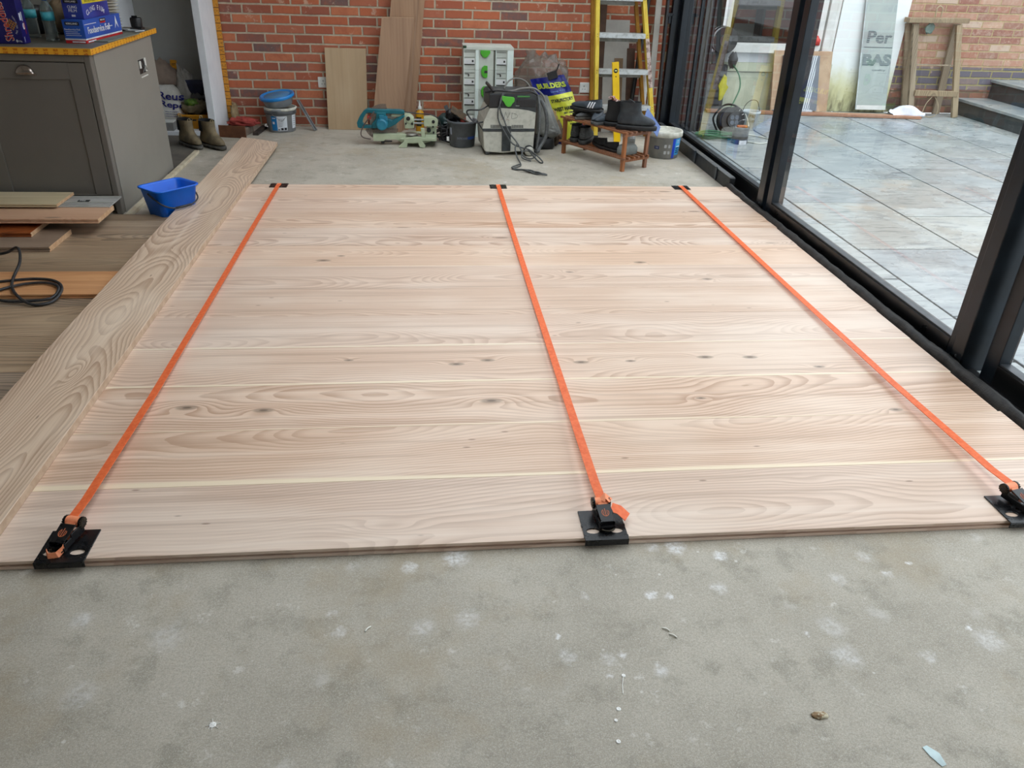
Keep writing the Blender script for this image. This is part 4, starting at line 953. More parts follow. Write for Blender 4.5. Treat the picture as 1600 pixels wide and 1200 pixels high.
def pail(b, c, r0, r1, h, rim=.006):
    return b.lathe([(0, .002), (r0-.006, .001), (r0, .006), (r1, h-.02), (r1+rim, h-.018), (r1+rim, h), (r1-.002, h), (r1-.006, h-.02), (r0-.004, .012), (0, .010)], c, 48)
# 1: grey tub with a blue label, dark band and crusty rim
c = (-1.218, 7.075, 0); rf = lambda z: .114+.012*z/.19
root = thing('adhesive_tub', 'silver-grey tub with crusty white rim and blue and white label near the red cloth', 'tub', c)
pail(MB(tub_g), c, .114, .126, .192).build('pail', root)
b = MB(dgrey).lathe([(.127, .142), (.131, .144), (.132, .176), (.128, .178)], c, 48).build('rim_band', root, solid=.001)
b = MB(scuff).lathe([(.131, .174), (.135, .178), (.136, .190), (.130, .197), (.122, .193), (.120, .180)], c, 64, wob=.10); b.build('crusty_rim', root)
b = MB(lab_b); arc(b, c, rf, 238, 262, .018, .135); b.mat(lab_w); arc(b, c, rf, 262, 302, .018, .135); arc(b, c, rf, 326, 352, .03, .14)
b.mat(kblk)
for q in range(6): arc(b, c, rf, 266, 292-q*2, .112-q*.012, .1145-q*.012, .0014, 6)
arc(b, c, rf, 276, 286, .022, .04, .0014, 4); arc(b, c, rf, 289, 299, .022, .042, .0014, 4); arc(b, c, rf, 264, 272, .022, .03, .0014, 4)
for q in range(5): arc(b, c, rf, 329, 348, .12-q*.016, .122-q*.016, .0014, 4)
b.mat(wht).text('SIKA', Matrix.Identity(4), width=.03, font_h=.012, fn=wrap(c, rf, 250, .12)) if 0 else None
b.mat(wht); arc(b, c, rf, 243, 257, .115, .121, .0014, 4); arc(b, c, rf, 243, 252, .07, .09, .0014, 4)
b.build('label', root)
b = MB(steel).tube([(c[0]-.05, c[1]-.122, .15), (c[0]+.0, c[1]-.133, .115), (c[0]+.03, c[1]-.133, .10), (c[0]+.06, c[1]-.125, .13)], .002, 6).build('wire_handle', root)
b = MB(white_plastic).tube([(c[0]-.115, c[1]-.06, .06), (c[0]-.125, c[1]-.075, .052), (c[0]-.10, c[1]-.105, .05)], .006, 6); b.build('handle_grip', root)
root = thing('lidded_tub', 'shallow clear-grey tub with a bright blue lid perched tilted on the grey tub', 'tub', (-1.218, 7.07, .198))
T = Matrix.Translation((-1.222, 7.075, .205)) @ Matrix.Rotation(radians(-7), 4, 'Y') @ Matrix.Rotation(radians(6), 4, 'X')
b = MB(M('cloudy_plastic', (150, 156, 160), .3, 0, (126, 132, 138), 8, .2)).at(T).lathe([(0, 0), (.100, .0), (.112, .006), (.128, .070), (.130, .074)], n=48); b.build('bowl', root)
b = MB(M('blue_lid', (24, 122, 196), .3, 0, (30, 132, 206), 6)).at(T).lathe([(.134, .062), (.142, .066), (.144, .082), (.140, .090), (.130, .091), (.126, .083), (0, .083)], n=48)
b.mat(M('lid_scuff', (90, 130, 156), .6, 0, (60, 118, 170), 10)).lathe([(.108, .0832), (.106, .086), (0, .086)], n=40); b.build('lid', root)
b = MB(M('galvanised_bead', (148, 150, 150), .35, .7, (128, 130, 132), 14)).bar((-1.085, 7.215, .225), (-.935, 7.06, .006), .034, .004, (1, 1, 0)).bar((-1.085, 7.219, .225), (-.935, 7.064, .006), .004, .026, (1, 1, 0))
tag(b.build('angle_bead', origin=(-1.0, 7.1, 0)), 'grey metal angle leaning from the wall down to the floor beside the tub', 'metal angle')
# 2: dark grey bucket holding tools
c = (.297, 6.565, 0); rf = lambda z: .100+.014*z/.20
root = thing('grey_bucket', 'dark grey bucket with faint blue lettering holding trowels beside the saw', 'bucket', c)
pail(MB(M('grey_bucket_plastic', (98, 102, 106), .45, 0, (84, 88, 92), 10, .1)), c, .100, .114, .205, .009).build('pail', root)
b = MB(M('blue_stripe', (44, 78, 150), .5)); arc(b, c, rf, 292, 335, .068, .090)
b.mat(M('worn_white', (172, 180, 196), .6)); b.text('STABILA' if 0 else 'ENTROGRES', Matrix.Identity(4), width=.085, font_h=.017, bold=.01, fn=wrap(c, rf, 268, .078)); arc(b, c, rf, 205, 218, .10, .155)
b.build('label', root)
b = MB(rub).tube([(c[0]-.112, c[1]-.02, .17), (c[0]-.125, c[1]-.06, .12), (c[0]-.118, c[1]-.07, .07), (c[0]-.100, c[1]-.075, .06)], .003, 6).mat(white_plastic).box(c[0]-.128, c[0]-.108, c[1]-.085, c[1]-.065, .055, .085); b.build('handle', root)
root = thing('plastering_float', 'brown-edged plastering float tipped across the dark grey bucket', 'float', (.30, 6.55, .2))
T = Matrix.Translation((.285, 6.54, .245)) @ Matrix.Rotation(radians(31), 4, 'Y') @ Matrix.Rotation(radians(14), 4, 'X')
b = MB(M('float_plywood', (92, 74, 54), .7, 0, (64, 54, 44), 14, .3)).at(T).box(-.09, .09, -.06, .06, 0, .006); b.build('blade', root, bevel=.001)
b = MB(black_plastic).at(T).box(-.07, .05, -.012, .012, -.05, -.028).box(-.065, -.045, -.010, .010, -.03, 0).box(.025, .045, -.010, .010, -.03, 0); b.build('handle', root, bevel=.004)
b = MB(M('red_grip', (150, 52, 40), .5)).blob((.305, 6.515, .205), (.028, .028, .025), .1, 2, 1, 16).mat(white_plastic).box(.325, .375, 6.50, 6.51, .19, .245)
tag(b.build('scraper', origin=(.305, 6.515, .2)), 'red-handled scraper poking out of the dark grey bucket', 'scraper')
b = MB(black_plastic).blob((.215, 6.60, .225), (.05, .045, .055), .35, 4, 3, 22).bar((.20, 6.60, .22), (.165, 6.63, .30), .03, .02)
tag(b.build('glove', origin=(.215, 6.60, .2)), 'black work glove hanging over the left rim of the dark grey bucket', 'glove')
# 3: tub by the door with white rim
c = (1.897, 6.275, 0); rf = lambda z: .122+.012*z/.2
root = thing('render_tub', 'grey tub with pale dusty rim and blue striped label near the glass doors', 'tub', c)
pail(MB(M('dusty_grey_plastic', (122, 122, 120), .6, 0, (140, 138, 132), 9, .2)), c, .122, .134, .205, .004).build('pail', root)
b = MB(scuff).lathe([(.136, .165), (.142, .168), (.143, .200), (.139, .208), (.130, .206), (.126, .19)], c, 56, wob=.03); b.build('rim', root)
b = MB(M('dried_mix', (120, 118, 112), .9, 0, (100, 98, 92), 16, .5)).lathe([(.128, .150), (0, .152)], c, 32).build('contents', root)
b = MB(M('label_royal_blue', (32, 70, 190), .45)); arc(b, c, rf, 288, 300, .008, .160)
b.mat(M('label_cyan', (70, 160, 214), .45)); arc(b, c, rf, 300, 330, .03, .160)
b.mat(wht).text('STYL', Matrix.Identity(4), width=.034, font_h=.026, bold=.02, fn=wrap(c, rf, 313, .135)); arc(b, c, rf, 304, 326, .094, .100, .0016, 5)
b.mat(kblk)
for q in range(3): arc(b, c, rf, 304, 324, .080-q*.016, .088-q*.016, .0016, 5)
b.mat(M('dark_blue_tag', (56, 64, 100), .5)); arc(b, c, rf, 222, 240, .075, .10)
b.mat(M('pale_pictogram', (168, 168, 166), .6))
for q in range(4): arc(b, c, rf, 258+(q % 2)*14, 266+(q % 2)*14, .04+(q//2)*.05, .065+(q//2)*.05, .0012, 4)
b.mat(wht).text('F-D', Matrix.Identity(4), width=.018, font_h=.012, fn=wrap(c, rf, 232, .088)); b.build('label', root)

# ================================================================== BOARDS AGAINST THE WALL
ply = wood('pale_mdf_board', (178, 152, 120), (168, 142, 110), (190, 166, 136), freq=30, along='Z', knots=False, ring_amt=.2, tone=.02, rough=.6, width=.34)
b = MB(ply).add([(-.835, 7.125, .001), (-.497, 7.125, .001), (-.485, 7.215, .645), (-.826, 7.215, .645), (-.835, 7.144, .001), (-.497, 7.144, .001), (-.485, 7.234, .645), (-.826, 7.234, .645)],
    [(0, 1, 2, 3), (7, 6, 5, 4), (0, 4, 5, 1), (3, 2, 6, 7), (0, 3, 7, 4), (1, 5, 6, 2)])
tag(b.build('offcut_panel', origin=(-.66, 7.13, 0), bevel=.001), 'short pale rectangular board leaning on the brick wall by the single socket', 'board')
tall = wood('tall_fir_board', (160, 124, 94), (138, 102, 76), (172, 136, 104), freq=42, along='Z', tone=.05, rough=.5, width=.26, ring_amt=.35)
edge_p = M('pale_board_edge', (214, 184, 144), .6, 0, (196, 164, 124), 20)
def tallboard(xb, xt, w, yb, zt, th, lab, slope=.085):
    o0 = (xb, yb, 0)
    P = [(xb, yb, .001), (xb+w, yb, .001), (xt+w, yb+slope*zt, zt), (xt, yb+slope*zt, zt)]
    P += [(p[0], p[1]+th, p[2]) for p in P]
    b = MB(tall).add(P, [(0, 1, 2, 3), (7, 6, 5, 4)]).mat(edge_p).add(P, [(0, 4, 5, 1), (3, 2, 6, 7), (0, 3, 7, 4), (1, 5, 6, 2)])
    tag(b.build('tall_board', origin=o0, bevel=.001), lab, 'board', 'tall boards leaning on the brick wall')
tallboard(-.462, -.335, .258, 7.058, .90, .020, 'brown board at the front of the leaning tall boards, its top below the others', .060)
tallboard(-.405, -.120, .215, 7.105, 1.95, .022, 'taller board right behind the front one, running out at the top of the picture', .045)
tallboard(-.295, -.062, .145, 7.140, 2.1, .016, 'narrow edge of a third tall board showing to the right of the others', .040)
tallboard(-.250, -.050, .155, 7.185, 1.85, .016, 'rearmost tall board, a thin sliver against the bricks', .025)

def socket(x, z, w, lab):
    root = thing('wall_socket', lab, 'socket', (x, WALL_Y, z))
    MB(white_plastic).box(x, x+w, WALL_Y-.010, WALL_Y-.0005, z, z+.086).build('faceplate', root, bevel=.003)
    b = MB(kblk)
    for k in range(int(w//.07)):
        cx = x+.037+k*.070 if w > .1 else x+w/2
        b.box(cx-.003, cx+.003, WALL_Y-.011, WALL_Y-.0095, z+.050, z+.060).box(cx-.014, cx-.007, WALL_Y-.011, WALL_Y-.0095, z+.028, z+.033).box(cx+.007, cx+.014, WALL_Y-.011, WALL_Y-.0095, z+.028, z+.033)
    b.build('pin_holes', root)
    b = MB(white_plastic)
    for k in range(int(w//.07)):
        cx = x+.055+k*.040 if w > .1 else x+w/2+.02; b.box(cx-.006, cx+.006, WALL_Y-.014, WALL_Y-.010, z+.058, z+.076)
    b.build('switch', root, bevel=.001)
socket(-.905, .325, .086, 'white single socket on the bricks beside the short pale board')
socket(1.367, .322, .146, 'white double socket on the bricks left of the yellow ladder')

# ================================================================== MITRE SAW
teal = M('teal_plastic', (16, 108, 120), .4, 0, (12, 92, 104), 8); teal_l = M('light_teal', (38, 128, 152), .4, 0, (28, 110, 136), 20); pgreen = M('pale_green_cast', (184, 192, 162), .5, 0, (164, 174, 146), 7, .1); smoke = film_mat('smoked_guard', (120, 106, 96), .62)
alu = M('cast_aluminium', (150, 146, 136), .45, .5, (124, 118, 108), 16, .2)
root = thing('mitre_saw', 'teal and pale green sliding mitre saw standing on the concrete floor', 'saw', (-.17, 6.6, 0))
YS = 6.62
b = MB(pgreen)     # long table arm pointing left, turntable, fence feet
b.prism([(-.42, .030), (-.335, .030), (-.325, .042), (-.24, .044), (-.20, .030), (-.10, .03), (-.10, .085), (-.20, .088), (-.42, .086)], -.035, .035, T=Matrix.Translation((0, YS-.03, 0)) @ Matrix.Rotation(radians(90), 4, 'X'))
b.lathe([(.125, .022), (.14, .028), (.14, .052), (.12, .060), (0, .060)], (-.09, YS, 0), 40, sx=1.0, sy=.9)
FT = Matrix.Translation((-.05, YS-.15, 0)) @ Matrix.Rotation(radians(90), 4, 'X')
b.prism([(-.165, .002), (-.10, .002), (-.092, .038), (-.012, .040), (.004, .004), (.042, .002), (.048, .020), (.024, .052), (.016, .085), (-.118, .078), (-.124, .046), (-.165, .012)], -.012, .012, T=FT)
b.prism([(-.01, .05), (.02, .05), (.012, .150), (-.018, .150)], -.010, .010, T=Matrix.Translation((-.02, YS-.13, 0)) @ Matrix.Rotation(radians(90), 4, 'X'))
b.box(-.10, .085, YS-.16, YS-.10, .055, .078).box(-.12, .08, YS+.08, YS+.14, .0, .07).box(.0, .09, YS-.11, YS+.10, .045, .085)
b.build('base', root, bevel=.003)
MB(black_plastic).bar((-.53, YS-.035, .036), (-.42, YS-.035, .036), .026, .022).cyl((-.345, YS-.06, .030), (-.345, YS-.06, .012), .014).box(-.345, -.27, YS-.05, YS-.03, .02, .03).build('locking_grip', root, bevel=.004)
b = MB(alu).lathe([(.085, .060), (.085, .066), (.06, .072), (0, .074)], (-.10, YS-.01, 0), 32).lathe([(.055, .074), (.05, .088), (0, .09)], (-.115, YS-.03, 0), 28); b.build('turntable', root)
for z_ in (.190, .163): MB(steel).cyl((-.10, YS-.012, z_), (.02, YS-.012, z_), .0085).build('slide_rail', root)
b = MB(pgreen).prism([(-.012, .150), (.062, .140), (.098, .150), (.104, .185), (.092, .212), (.062, .222), (-.012, .216)], -.04, .04, T=Matrix.Translation((0, YS-.01, 0)) @ Matrix.Rotation(radians(90), 4, 'X'))
b.prism([(.010, .075), (.070, .070), (.088, .085), (.092, .150), (.03, .155), (.006, .12)], -.03, .03, T=Matrix.Translation((0, YS+.0, 0)) @ Matrix.Rotation(radians(90), 4, 'X'))
b.build('rear_head', root, bevel=.005)
for x_, z_, r_ in ((.065, .185, .013), (.062, .145, .007), (.066, .10, .007), (.028, .118, .017)): MB(black_plastic).cyl((x_, YS-.058, z_), (x_, YS-.038, z_), r_).build('knob', root)
b = MB(pgreen).lathe([(.030, .0), (.040, .01), (.040, .045), (.030, .06), (0, .062)], n=26, T=Matrix.Translation((-.128, YS+.02, .195)) @ Matrix.Rotation(radians(90), 4, 'X'))
b.prism([(-.165, .125), (-.092, .125), (-.088, .19), (-.10, .222), (-.135, .243), (-.168, .236), (-.170, .19)], -.03, .03, T=Matrix.Translation((0, YS-.005, 0)) @ Matrix.Rotation(radians(90), 4, 'X'))
b.box(-.27, -.165, YS-.03, YS-.015, .215, .232); b.build('pivot_arm', root, bevel=.004)
for x_, z_, r_ in ((-.135, .205, .016), (-.105, .165, .009), (-.155, .165, .007)): MB(black_plastic).cyl((x_, YS-.05, z_), (x_, YS-.03, z_), r_).build('pivot_bolt', root)
RX90 = Matrix.Translation((0, YS-.02, 0)) @ Matrix.Rotation(radians(90), 4, 'X')
b = MB(teal)      # D handle and body
outer = [(-.535, .135), (-.54, .165), (-.515, .215), (-.48, .262), (-.45, .276), (-.21, .268), (-.172, .262), (-.165, .240), (-.195, .234), (-.30, .238), (-.315, .232), (-.318, .200), (-.30, .182), (-.19, .235), (-.165, .238), (-.165, .215), (-.215, .185), (-.26, .165), (-.30, .14), (-.40, .128), (-.50, .126)]
b.prism([(-.54, .130), (-.545, .165), (-.52, .215), (-.482, .262), (-.452, .274), (-.430, .250), (-.468, .235), (-.488, .205), (-.50, .172), (-.485, .150), (-.40, .146), (-.40, .124), (-.52, .122)], -.022, .022, T=RX90)
b.prism([(-.482, .262), (-.452, .276), (-.200, .270), (-.166, .264), (-.162, .244), (-.178, .236), (-.30, .240), (-.352, .235), (-.446, .243)], -.026, .026, T=RX90)
b.prism([(-.425, .125), (-.30, .128), (-.235, .160), (-.16, .222), (-.166, .236), (-.188, .226), (-.262, .190), (-.305, .205), (-.312, .250), (-.385, .250), (-.392, .200), (-.425, .160)], -.034, .034, T=RX90)
b.build('motor_body', root, bevel=.006)
b = MB(teal_l).cyl((-.345, YS-.105, .165), (-.345, YS-.03, .165), .043, .050, 28).cyl((-.345, YS-.112, .165), (-.345, YS-.105, .165), .034, .043, 28).box(-.338, -.30, YS-.09, YS-.04, .19, .222).box(-.362, -.330, YS-.085, YS-.04, .20, .232)
b.build('motor_housing', root, bevel=.002)
MB(red_t).box(-.46, -.43, YS-.05, YS+.0, .195, .22).build('trigger', root, bevel=.004)
b = MB(smoke).prism([(-.33+.155*cos(radians(a)), .155+.155*sin(radians(a))) for a in range(82, 150, 6)]+[(-.46, .235), (-.30, .245)], -.012, .012, T=RX90)
b.prism([(-.35+.135*cos(radians(a)), .145+.115*sin(radians(a))) for a in range(195, 352, 8)], -.010, .010, T=RX90); b.build('blade_guard', root)
b = MB(alu).cyl((-.335, YS-.018, .150), (-.335, YS-.015, .150), .108, n=48).build('blade', root)
b = MB(rub).tube([(-.162, YS-.02, .252), (-.05, YS-.02, .240), (.04, YS-.03, .236), (.10, YS-.04, .21), (.125, YS-.03, .15), (.13, YS, .08), (.15, YS+.02, .02)], .0045, 8)
b.mat(M('grey_brown_flex', (90, 76, 74), .6)).tube([(-.40, YS-.075, .262), (-.44, YS-.08, .215), (-.49, YS-.075, .15), (-.515, YS-.06, .09), (-.50, YS-.05, .055), (-.44, YS-.045, .04)], .0045, 8)
b.build('flex', root)
b = MB(rub)
for q in range(9):
    rr2 = random.Random(q); cx, cy, cz = .155+rr2.uniform(-.02, .02), 6.72+rr2.uniform(-.02, .02), .012+.016*q
    b.tube([(cx+(.055+rr2.uniform(-.012, .014))*cos(a), cy+.075*sin(a), cz+.012*sin(a*2+q)) for a in [2*pi*k/10 for k in range(10)]], .0055, 6, 4, True)
tag(b.build('cable_coil', origin=(.155, 6.72, 0)), 'heap of coiled black cable between the saw and the dark grey bucket', 'cable')
b = MB(M('dark_teal_case', (26, 50, 50), .4, 0, (18, 36, 38), 8)).blob((.165, 6.80, .15), (.065, .06, .06), .2, 3, 2, 22)
b.mat(black_plastic).box(.12, .21, 6.76, 6.86, 0, .11)
tag(b.build('battery_tool', origin=(.165, 6.8, 0), bevel=.004), 'dark green and black power tool behind the coiled cable', 'power tool')
root = thing('glue_bottle', 'yellow glue bottle with a white nozzle behind the saw rails', 'bottle', (-.045, 7.10, 0))
MB(M('yellow_bottle', (208, 152, 20), .4, 0, (196, 140, 14), 6)).lathe([(0, 0), (.034, .0), (.037, .006), (.037, .145), (.030, .165), (.014, .180), (.012, .186)], (-.045, 7.10, 0), 28).build('bottle_body', root)
MB(white_plastic).lathe([(.015, .182), (.017, .188), (.016, .206), (.009, .212), (.003, .256), (0, .257)], (-.045, 7.10, 0), 20).build('nozzle', root)
b = MB(M('bottle_label', (40, 42, 30), .5)); arc(b, (-.045, 7.10, 0), lambda z: .037, 215, 290, .05, .125); b.build('label', root)

# ================================================================== STACKED TOOL CASES
case_m = M('pale_grey_case', (196, 200, 190), .5, 0, (184, 188, 178), 8, .05); case_w = M('bright_case_rib', (222, 232, 226), .45, 0, (214, 224, 218), 8); case_s = M('case_groove', (112, 112, 100), .6); green_l = M('green_latch', (84, 176, 50), .4, 0, (72, 160, 42), 12)
card = M('inlay_card', (214, 214, 212), .5, 0, (202, 202, 200), 20); ink = M('dark_ink', (50, 48, 44), .6)
CXL, CFY, CWD = .322, 6.885, .410
levels = [(0, .2235, 'tall'), (.2235, .3810, 'low'), (.3810, .5400, 'low'), (.5400, .7150, 'low')]
where = ['lowest and tallest in the stack beside the grey bucket', 'second from the floor in the stack', 'third from the floor in the stack', 'topmost in the stack with a rounded triangular green latch']
for i, (z0, z1, kind) in enumerate(levels):
    root = thing('tool_case', 'pale grey tool case, '+where[i], 'tool case', (CXL+CWD/2, CFY, z0), 'stack of grey tool cases with green latches')
    b = MB(case_m).box(CXL, CXL+CWD, CFY+.012, CFY+.295, z0+.0006, z1-.0006)
    b.mat(case_w).box(CXL+.097, CXL+.124, CFY, CFY+.013, z0+.0006, z1-.0006).box(CXL+.358, CXL+CWD, CFY, CFY+.013, z0+.0006, z1-.0006).box(CXL, CXL+.005, CFY, CFY+.013, z0+.0006, z1-.0006).box(CXL+.262, CXL+.268, CFY, CFY+.013, z0+.0006, z1-.0006)
    b.mat(case_m).box(CXL+.124, CXL+.245, CFY+.004, CFY+.013, z0+.0006, z1-.0006)
    b.mat(case_s).box(CXL+.245, CXL+.262, CFY+.010, CFY+.013, z0+.0006, z1-.0006)
    if i == 3: b.mat(case_m).box(CXL, CXL+CWD, CFY-.002, CFY+.013, z1-.022, z1-.0006).box(CXL+.02, CXL+CWD-.03, CFY+.06, CFY+.11, z1-.0006, z1+.006)
    b.build('case_body', root, bevel=.003)
    cz = z0+.045 if kind == 'low' else z0+.1
    for xa, xb in ((CXL+.007, CXL+.090), (CXL+.271, CXL+.350)):
        b = MB(card).box(xa, xb, CFY+.006, CFY+.012, cz, cz+.040)
        b.mat(ink).box(xa, xb, CFY+.004, CFY+.012, cz-.006, cz).box(xb-.022, xb-.008, CFY+.005, CFY+.0062, cz+.014, cz+.030).box(xa, xb, CFY+.008, CFY+.0122, cz+.050, cz+.0515).box(xa, xb, CFY+.008, CFY+.0122, cz+.09, cz+.0915)
        if i < 3: b.box(xa+.006, xa+.035, CFY+.009, CFY+.0122, cz+.080, cz+.084).box(xa+.030, xa+.040, CFY+.009, CFY+.0122, cz+.062, cz+.080)
        b.build('inlay_card', root)
    lx, lz = CXL+.178, z1
    if i == 3: P = [(-.040, -.030), (.038, -.030), (.040, -.048), (.012, -.082), (-.006, -.086), (-.022, -.078), (-.042, -.052)]
    else: P = [(-.026, .030), (-.008, .046), (.016, .044), (.018, .036), (.018, -.042), (.006, -.050), (-.014, -.044), (-.030, -.024), (-.034, .006)]
    b = MB(green_l).at(frame((lx, CFY+.004, lz-.01 if i < 3 else lz+.006), (1, 0, 0), (0, 0, 1))).prism(P, 0, .016)
    if i == 2: b.mat(ink).box(-.008, .018, -.012, .008, .016, .0165)
    b.build('latch', root, bevel=.003)
b = MB(M('green_cap', (14, 60, 34), .4)).box(CXL-.004, CXL+.024, CFY-.003, CFY+.03, .702, .722)
tag(b.build('corner_clip', origin=(CXL, CFY, .7), bevel=.004), 'small dark green clip on the top left corner of the tool case stack', 'clip')

# ================================================================== DUST EXTRACTOR
vac_w = M('extractor_shell', (186, 184, 172), .55, 0, (164, 162, 150), 30, .1, thr=(.4, .75)); vac_d = M('extractor_dark', (38, 42, 44), .45, 0, (54, 58, 60), 20)
VX0, VX1, VY = .445, .850, 6.235
VT = RZ(3.5, (.65, VY, 0)); 
root = thing('dust_extractor', 'pale grey dust extractor with black top, green catch and scribbled front', 'vacuum', (.65, VY+.2, 0))
def vx(x): return x-.65
b = MB(vac_w).at(VT)
b.prism([(vx(.452), .045), (vx(.462), .030), (vx(.60), .018), (vx(.72), .030), (vx(.842), .030), (vx(.848), .185), (vx(.440), .185)], -.36, 0, T=Matrix.Rotation(radians(90), 4, 'X') @ Matrix.Scale(1, 4))
b.build('tank', root, bevel=.008)
b = MB(vac_w).at(VT).prism([(vx(.438), .205), (vx(.846), .205), (vx(.850), .325), (vx(.795), .340), (vx(.70), .352), (vx(.58), .358), (vx(.492), .355), (vx(.452), .27)], -.36, 0, T=Matrix.Rotation(radians(90), 4, 'X'))
b.mat(vac_d)
for x0 in (.500, .665):
    for k in range(11): b.box(vx(x0+k*.0085), vx(x0+k*.0085+.005), -.0016, .004, .210, .233)
b.mat(M('pencil_scribble', (92, 92, 90), .7))
for a_, c_ in (((.555, .33), (.552, .285)), ((.570, .335), (.595, .275)), ((.615, .335), (.600, .270)), ((.615, .335), (.632, .29)), ((.632, .29), (.650, .335)), ((.665, .33), (.662, .285))):
    b.bar((vx(a_[0]), -.0008, a_[1]-.005), (vx(c_[0]), -.0008, c_[1]-.005), .0024, .001)
b.tube([(vx(.662), -.0005, .322), (vx(.70), -.0005, .312), (vx(.705), -.0005, .29), (vx(.665), -.0005, .278)], .0012, 5)
b.mat(M('red_scribble', (140, 84, 74), .7)).tube([(vx(.575), -.0005, .268), (vx(.60), -.0005, .282), (vx(.61), -.0005, .258), (vx(.63), -.0005, .276), (vx(.645), -.0005, .262)], .001, 5)
b.build('motor_housing', root, bevel=.006)
b = MB(vac_d).at(VT).box(vx(.440), vx(.847), -.004, .36, .184, .206); b.box(vx(.590), vx(.660), -.008, .01, .035, .225); b.build('seam_band', root, bevel=.003)
b = MB(vac_d).at(VT).prism([(vx(.490), .350), (vx(.62), .362), (vx(.72), .352), (vx(.80), .338), (vx(.850), .323), (vx(.852), .445), (vx(.82), .462), (vx(.50), .462), (vx(.485), .44)], -.35, -.005, T=Matrix.Rotation(radians(90), 4, 'X'))
b.mat(black_plastic).box(vx(.485), vx(.585), -.006, .02, .366, .455).box(vx(.70), vx(.845), -.0, .02, .366, .42)
b.mat(M('festive_green', (64, 128, 60), .5)).box(vx(.70), vx(.80), -.002, .004, .436, .448)
b.mat(M('pale_mark', (150, 154, 150), .5)).box(vx(.69), vx(.72), -.002, .004, .372, .377)
b.build('top_cover', root, bevel=.005)
b = MB(green_l).at(VT @ frame((vx(.640), -.006, .41), (1, 0, 0), (0, 0, 1))).prism([(-.060, .040), (-.060, .010), (-.045, -.005), (-.030, -.030), (-.010, -.042), (.012, -.038), (.022, -.018), (.038, -.002), (.040, .018), (.030, .030), (-.020, .034)], 0, .012)
b.build('catch', root, bevel=.003)
b = MB(black_plastic).at(VT).tube([(vx(.52), .02, .475), (vx(.50), .10, .50), (vx(.50), .26, .50), (vx(.52), .33, .475)], .012, 10).tube([(vx(.83), .02, .47), (vx(.84), .15, .475), (vx(.83), .3, .47)], .009, 8); b.build('cord_cleat', root)
wheel_m = M('grey_wheel', (84, 88, 90), .6, 0, (70, 72, 74), 20)
b = MB(wheel_m).at(VT).cyl((vx(.468), .045, .026), (vx(.500), .045, .026), .026, n=20).box(vx(.466), vx(.50), .03, .06, .03, .05); b.build('castor', root)
b = MB(vac_w).at(VT).lathe([(.0, -.012), (.034, -.010), (.036, 0), (.036, .02), (0, .022)], n=28, T=Matrix.Translation((vx(.805), -.015, .040)) @ Matrix.Rotation(radians(90), 4, 'X')).build('front_wheel', root)
b = MB(black_rubber).at(VT).lathe([(.036, -.010), (.0405, -.008), (.0405, .018), (.036, .020)], n=28, T=Matrix.Translation((vx(.805), -.015, .0415)) @ Matrix.Rotation(radians(90), 4, 'X')); b.build('tyre', root)
hose = M('grey_hose', (96, 98, 98), .5, 0, (78, 80, 80), 60)
b = MB(hose).tube([(.83, 6.33, .44), (.90, 6.30, .40), (.945, 6.30, .28), (.945, 6.30, .14), (.90, 6.28, .06), (.88, 6.25, .03), (.87, 6.30, .02)], .0145, 10)
b.tube([(.835, 6.36, .47), (.87, 6.30, .43), (.885, 6.28, .30), (.885, 6.28, .16), (.87, 6.27, .04)], .010, 8)
b.mat(M('pale_flex', (120, 118, 112), .5)).tube([(.55, 6.26, .483), (.65, 6.25, .478), (.74, 6.25, .50), (.83, 6.27, .498), (.90, 6.30, .45), (.925, 6.30, .40)], .008, 8)
b.tube([(.60, 6.27, .49), (.64, 6.3, .545), (.70, 6.33, .56), (.77, 6.32, .54), (.82, 6.30, .48)], .006, 8)
b.mat(rub).tube([(.46, 6.30, .46), (.56, 6.25, .482), (.68, 6.24, .475), (.80, 6.25, .48), (.86, 6.28, .45)], .007, 8)
b.tube([(.48, 6.26, .37), (.42, 6.22, .345), (.33, 6.25, .335), (.325, 6.28, .30), (.38, 6.25, .245), (.46, 6.27, .25)], .006, 8)
b.build('hose', root)
cord = M('dark_grey_cord', (60, 62, 62), .45, 0, (84, 86, 86), 40)
b = MB(cord)
b.tube([(.60, 6.225, .475), (.575, 6.215, .41), (.555, 6.205, .35), (.56, 6.205, .27), (.60, 6.19, .20), (.66, 6.16, .115), (.72, 6.13, .09), (.79, 6.08, .08), (.85, 6.02, .045), (.885, 5.98, .012), (.86, 6.0, .008), (.81, 6.06, .05), (.79, 6.10, .07)], .0055, 8)
b.tube([(.59, 6.223, .47), (.565, 6.21, .38), (.60, 6.20, .28), (.64, 6.18, .19), (.70, 6.15, .12), (.73, 6.11, .07), (.75, 6.08, .03), (.80, 6.05, .02), (.84, 6.08, .035), (.80, 6.12, .06), (.745, 6.11, .06), (.735, 6.06, .025), (.80, 6.02, .010)], .0055, 8)
b.tube([(.70, 6.14, .11), (.685, 6.12, .08), (.695, 6.06, .03), (.71, 5.96, .008), (.70, 5.88, .0065), (.65, 5.82, .0065), (.64, 5.79, .008), (.70, 5.77, .0065), (.76, 5.73, .012), (.80, 5.69, .0065), (.85, 5.655, .0065), (.865, 5.625, .0065), (.83, 5.615, .012), (.78, 5.66, .0065), (.72, 5.71, .018), (.66, 5.765, .0065), (.63, 5.80, .014), (.66, 5.86, .012), (.70, 5.90, .014)], .0055, 8)
b.tube([(.69, 5.74, .016), (.75, 5.70, .0065), (.80, 5.67, .016), (.845, 5.64, .0065)], .0055, 8)
tag(b.build('extension_flex', origin=(.72, 6.0, 0)), 'dark grey flex draped down the dust extractor and twisted on the floor', 'cable')

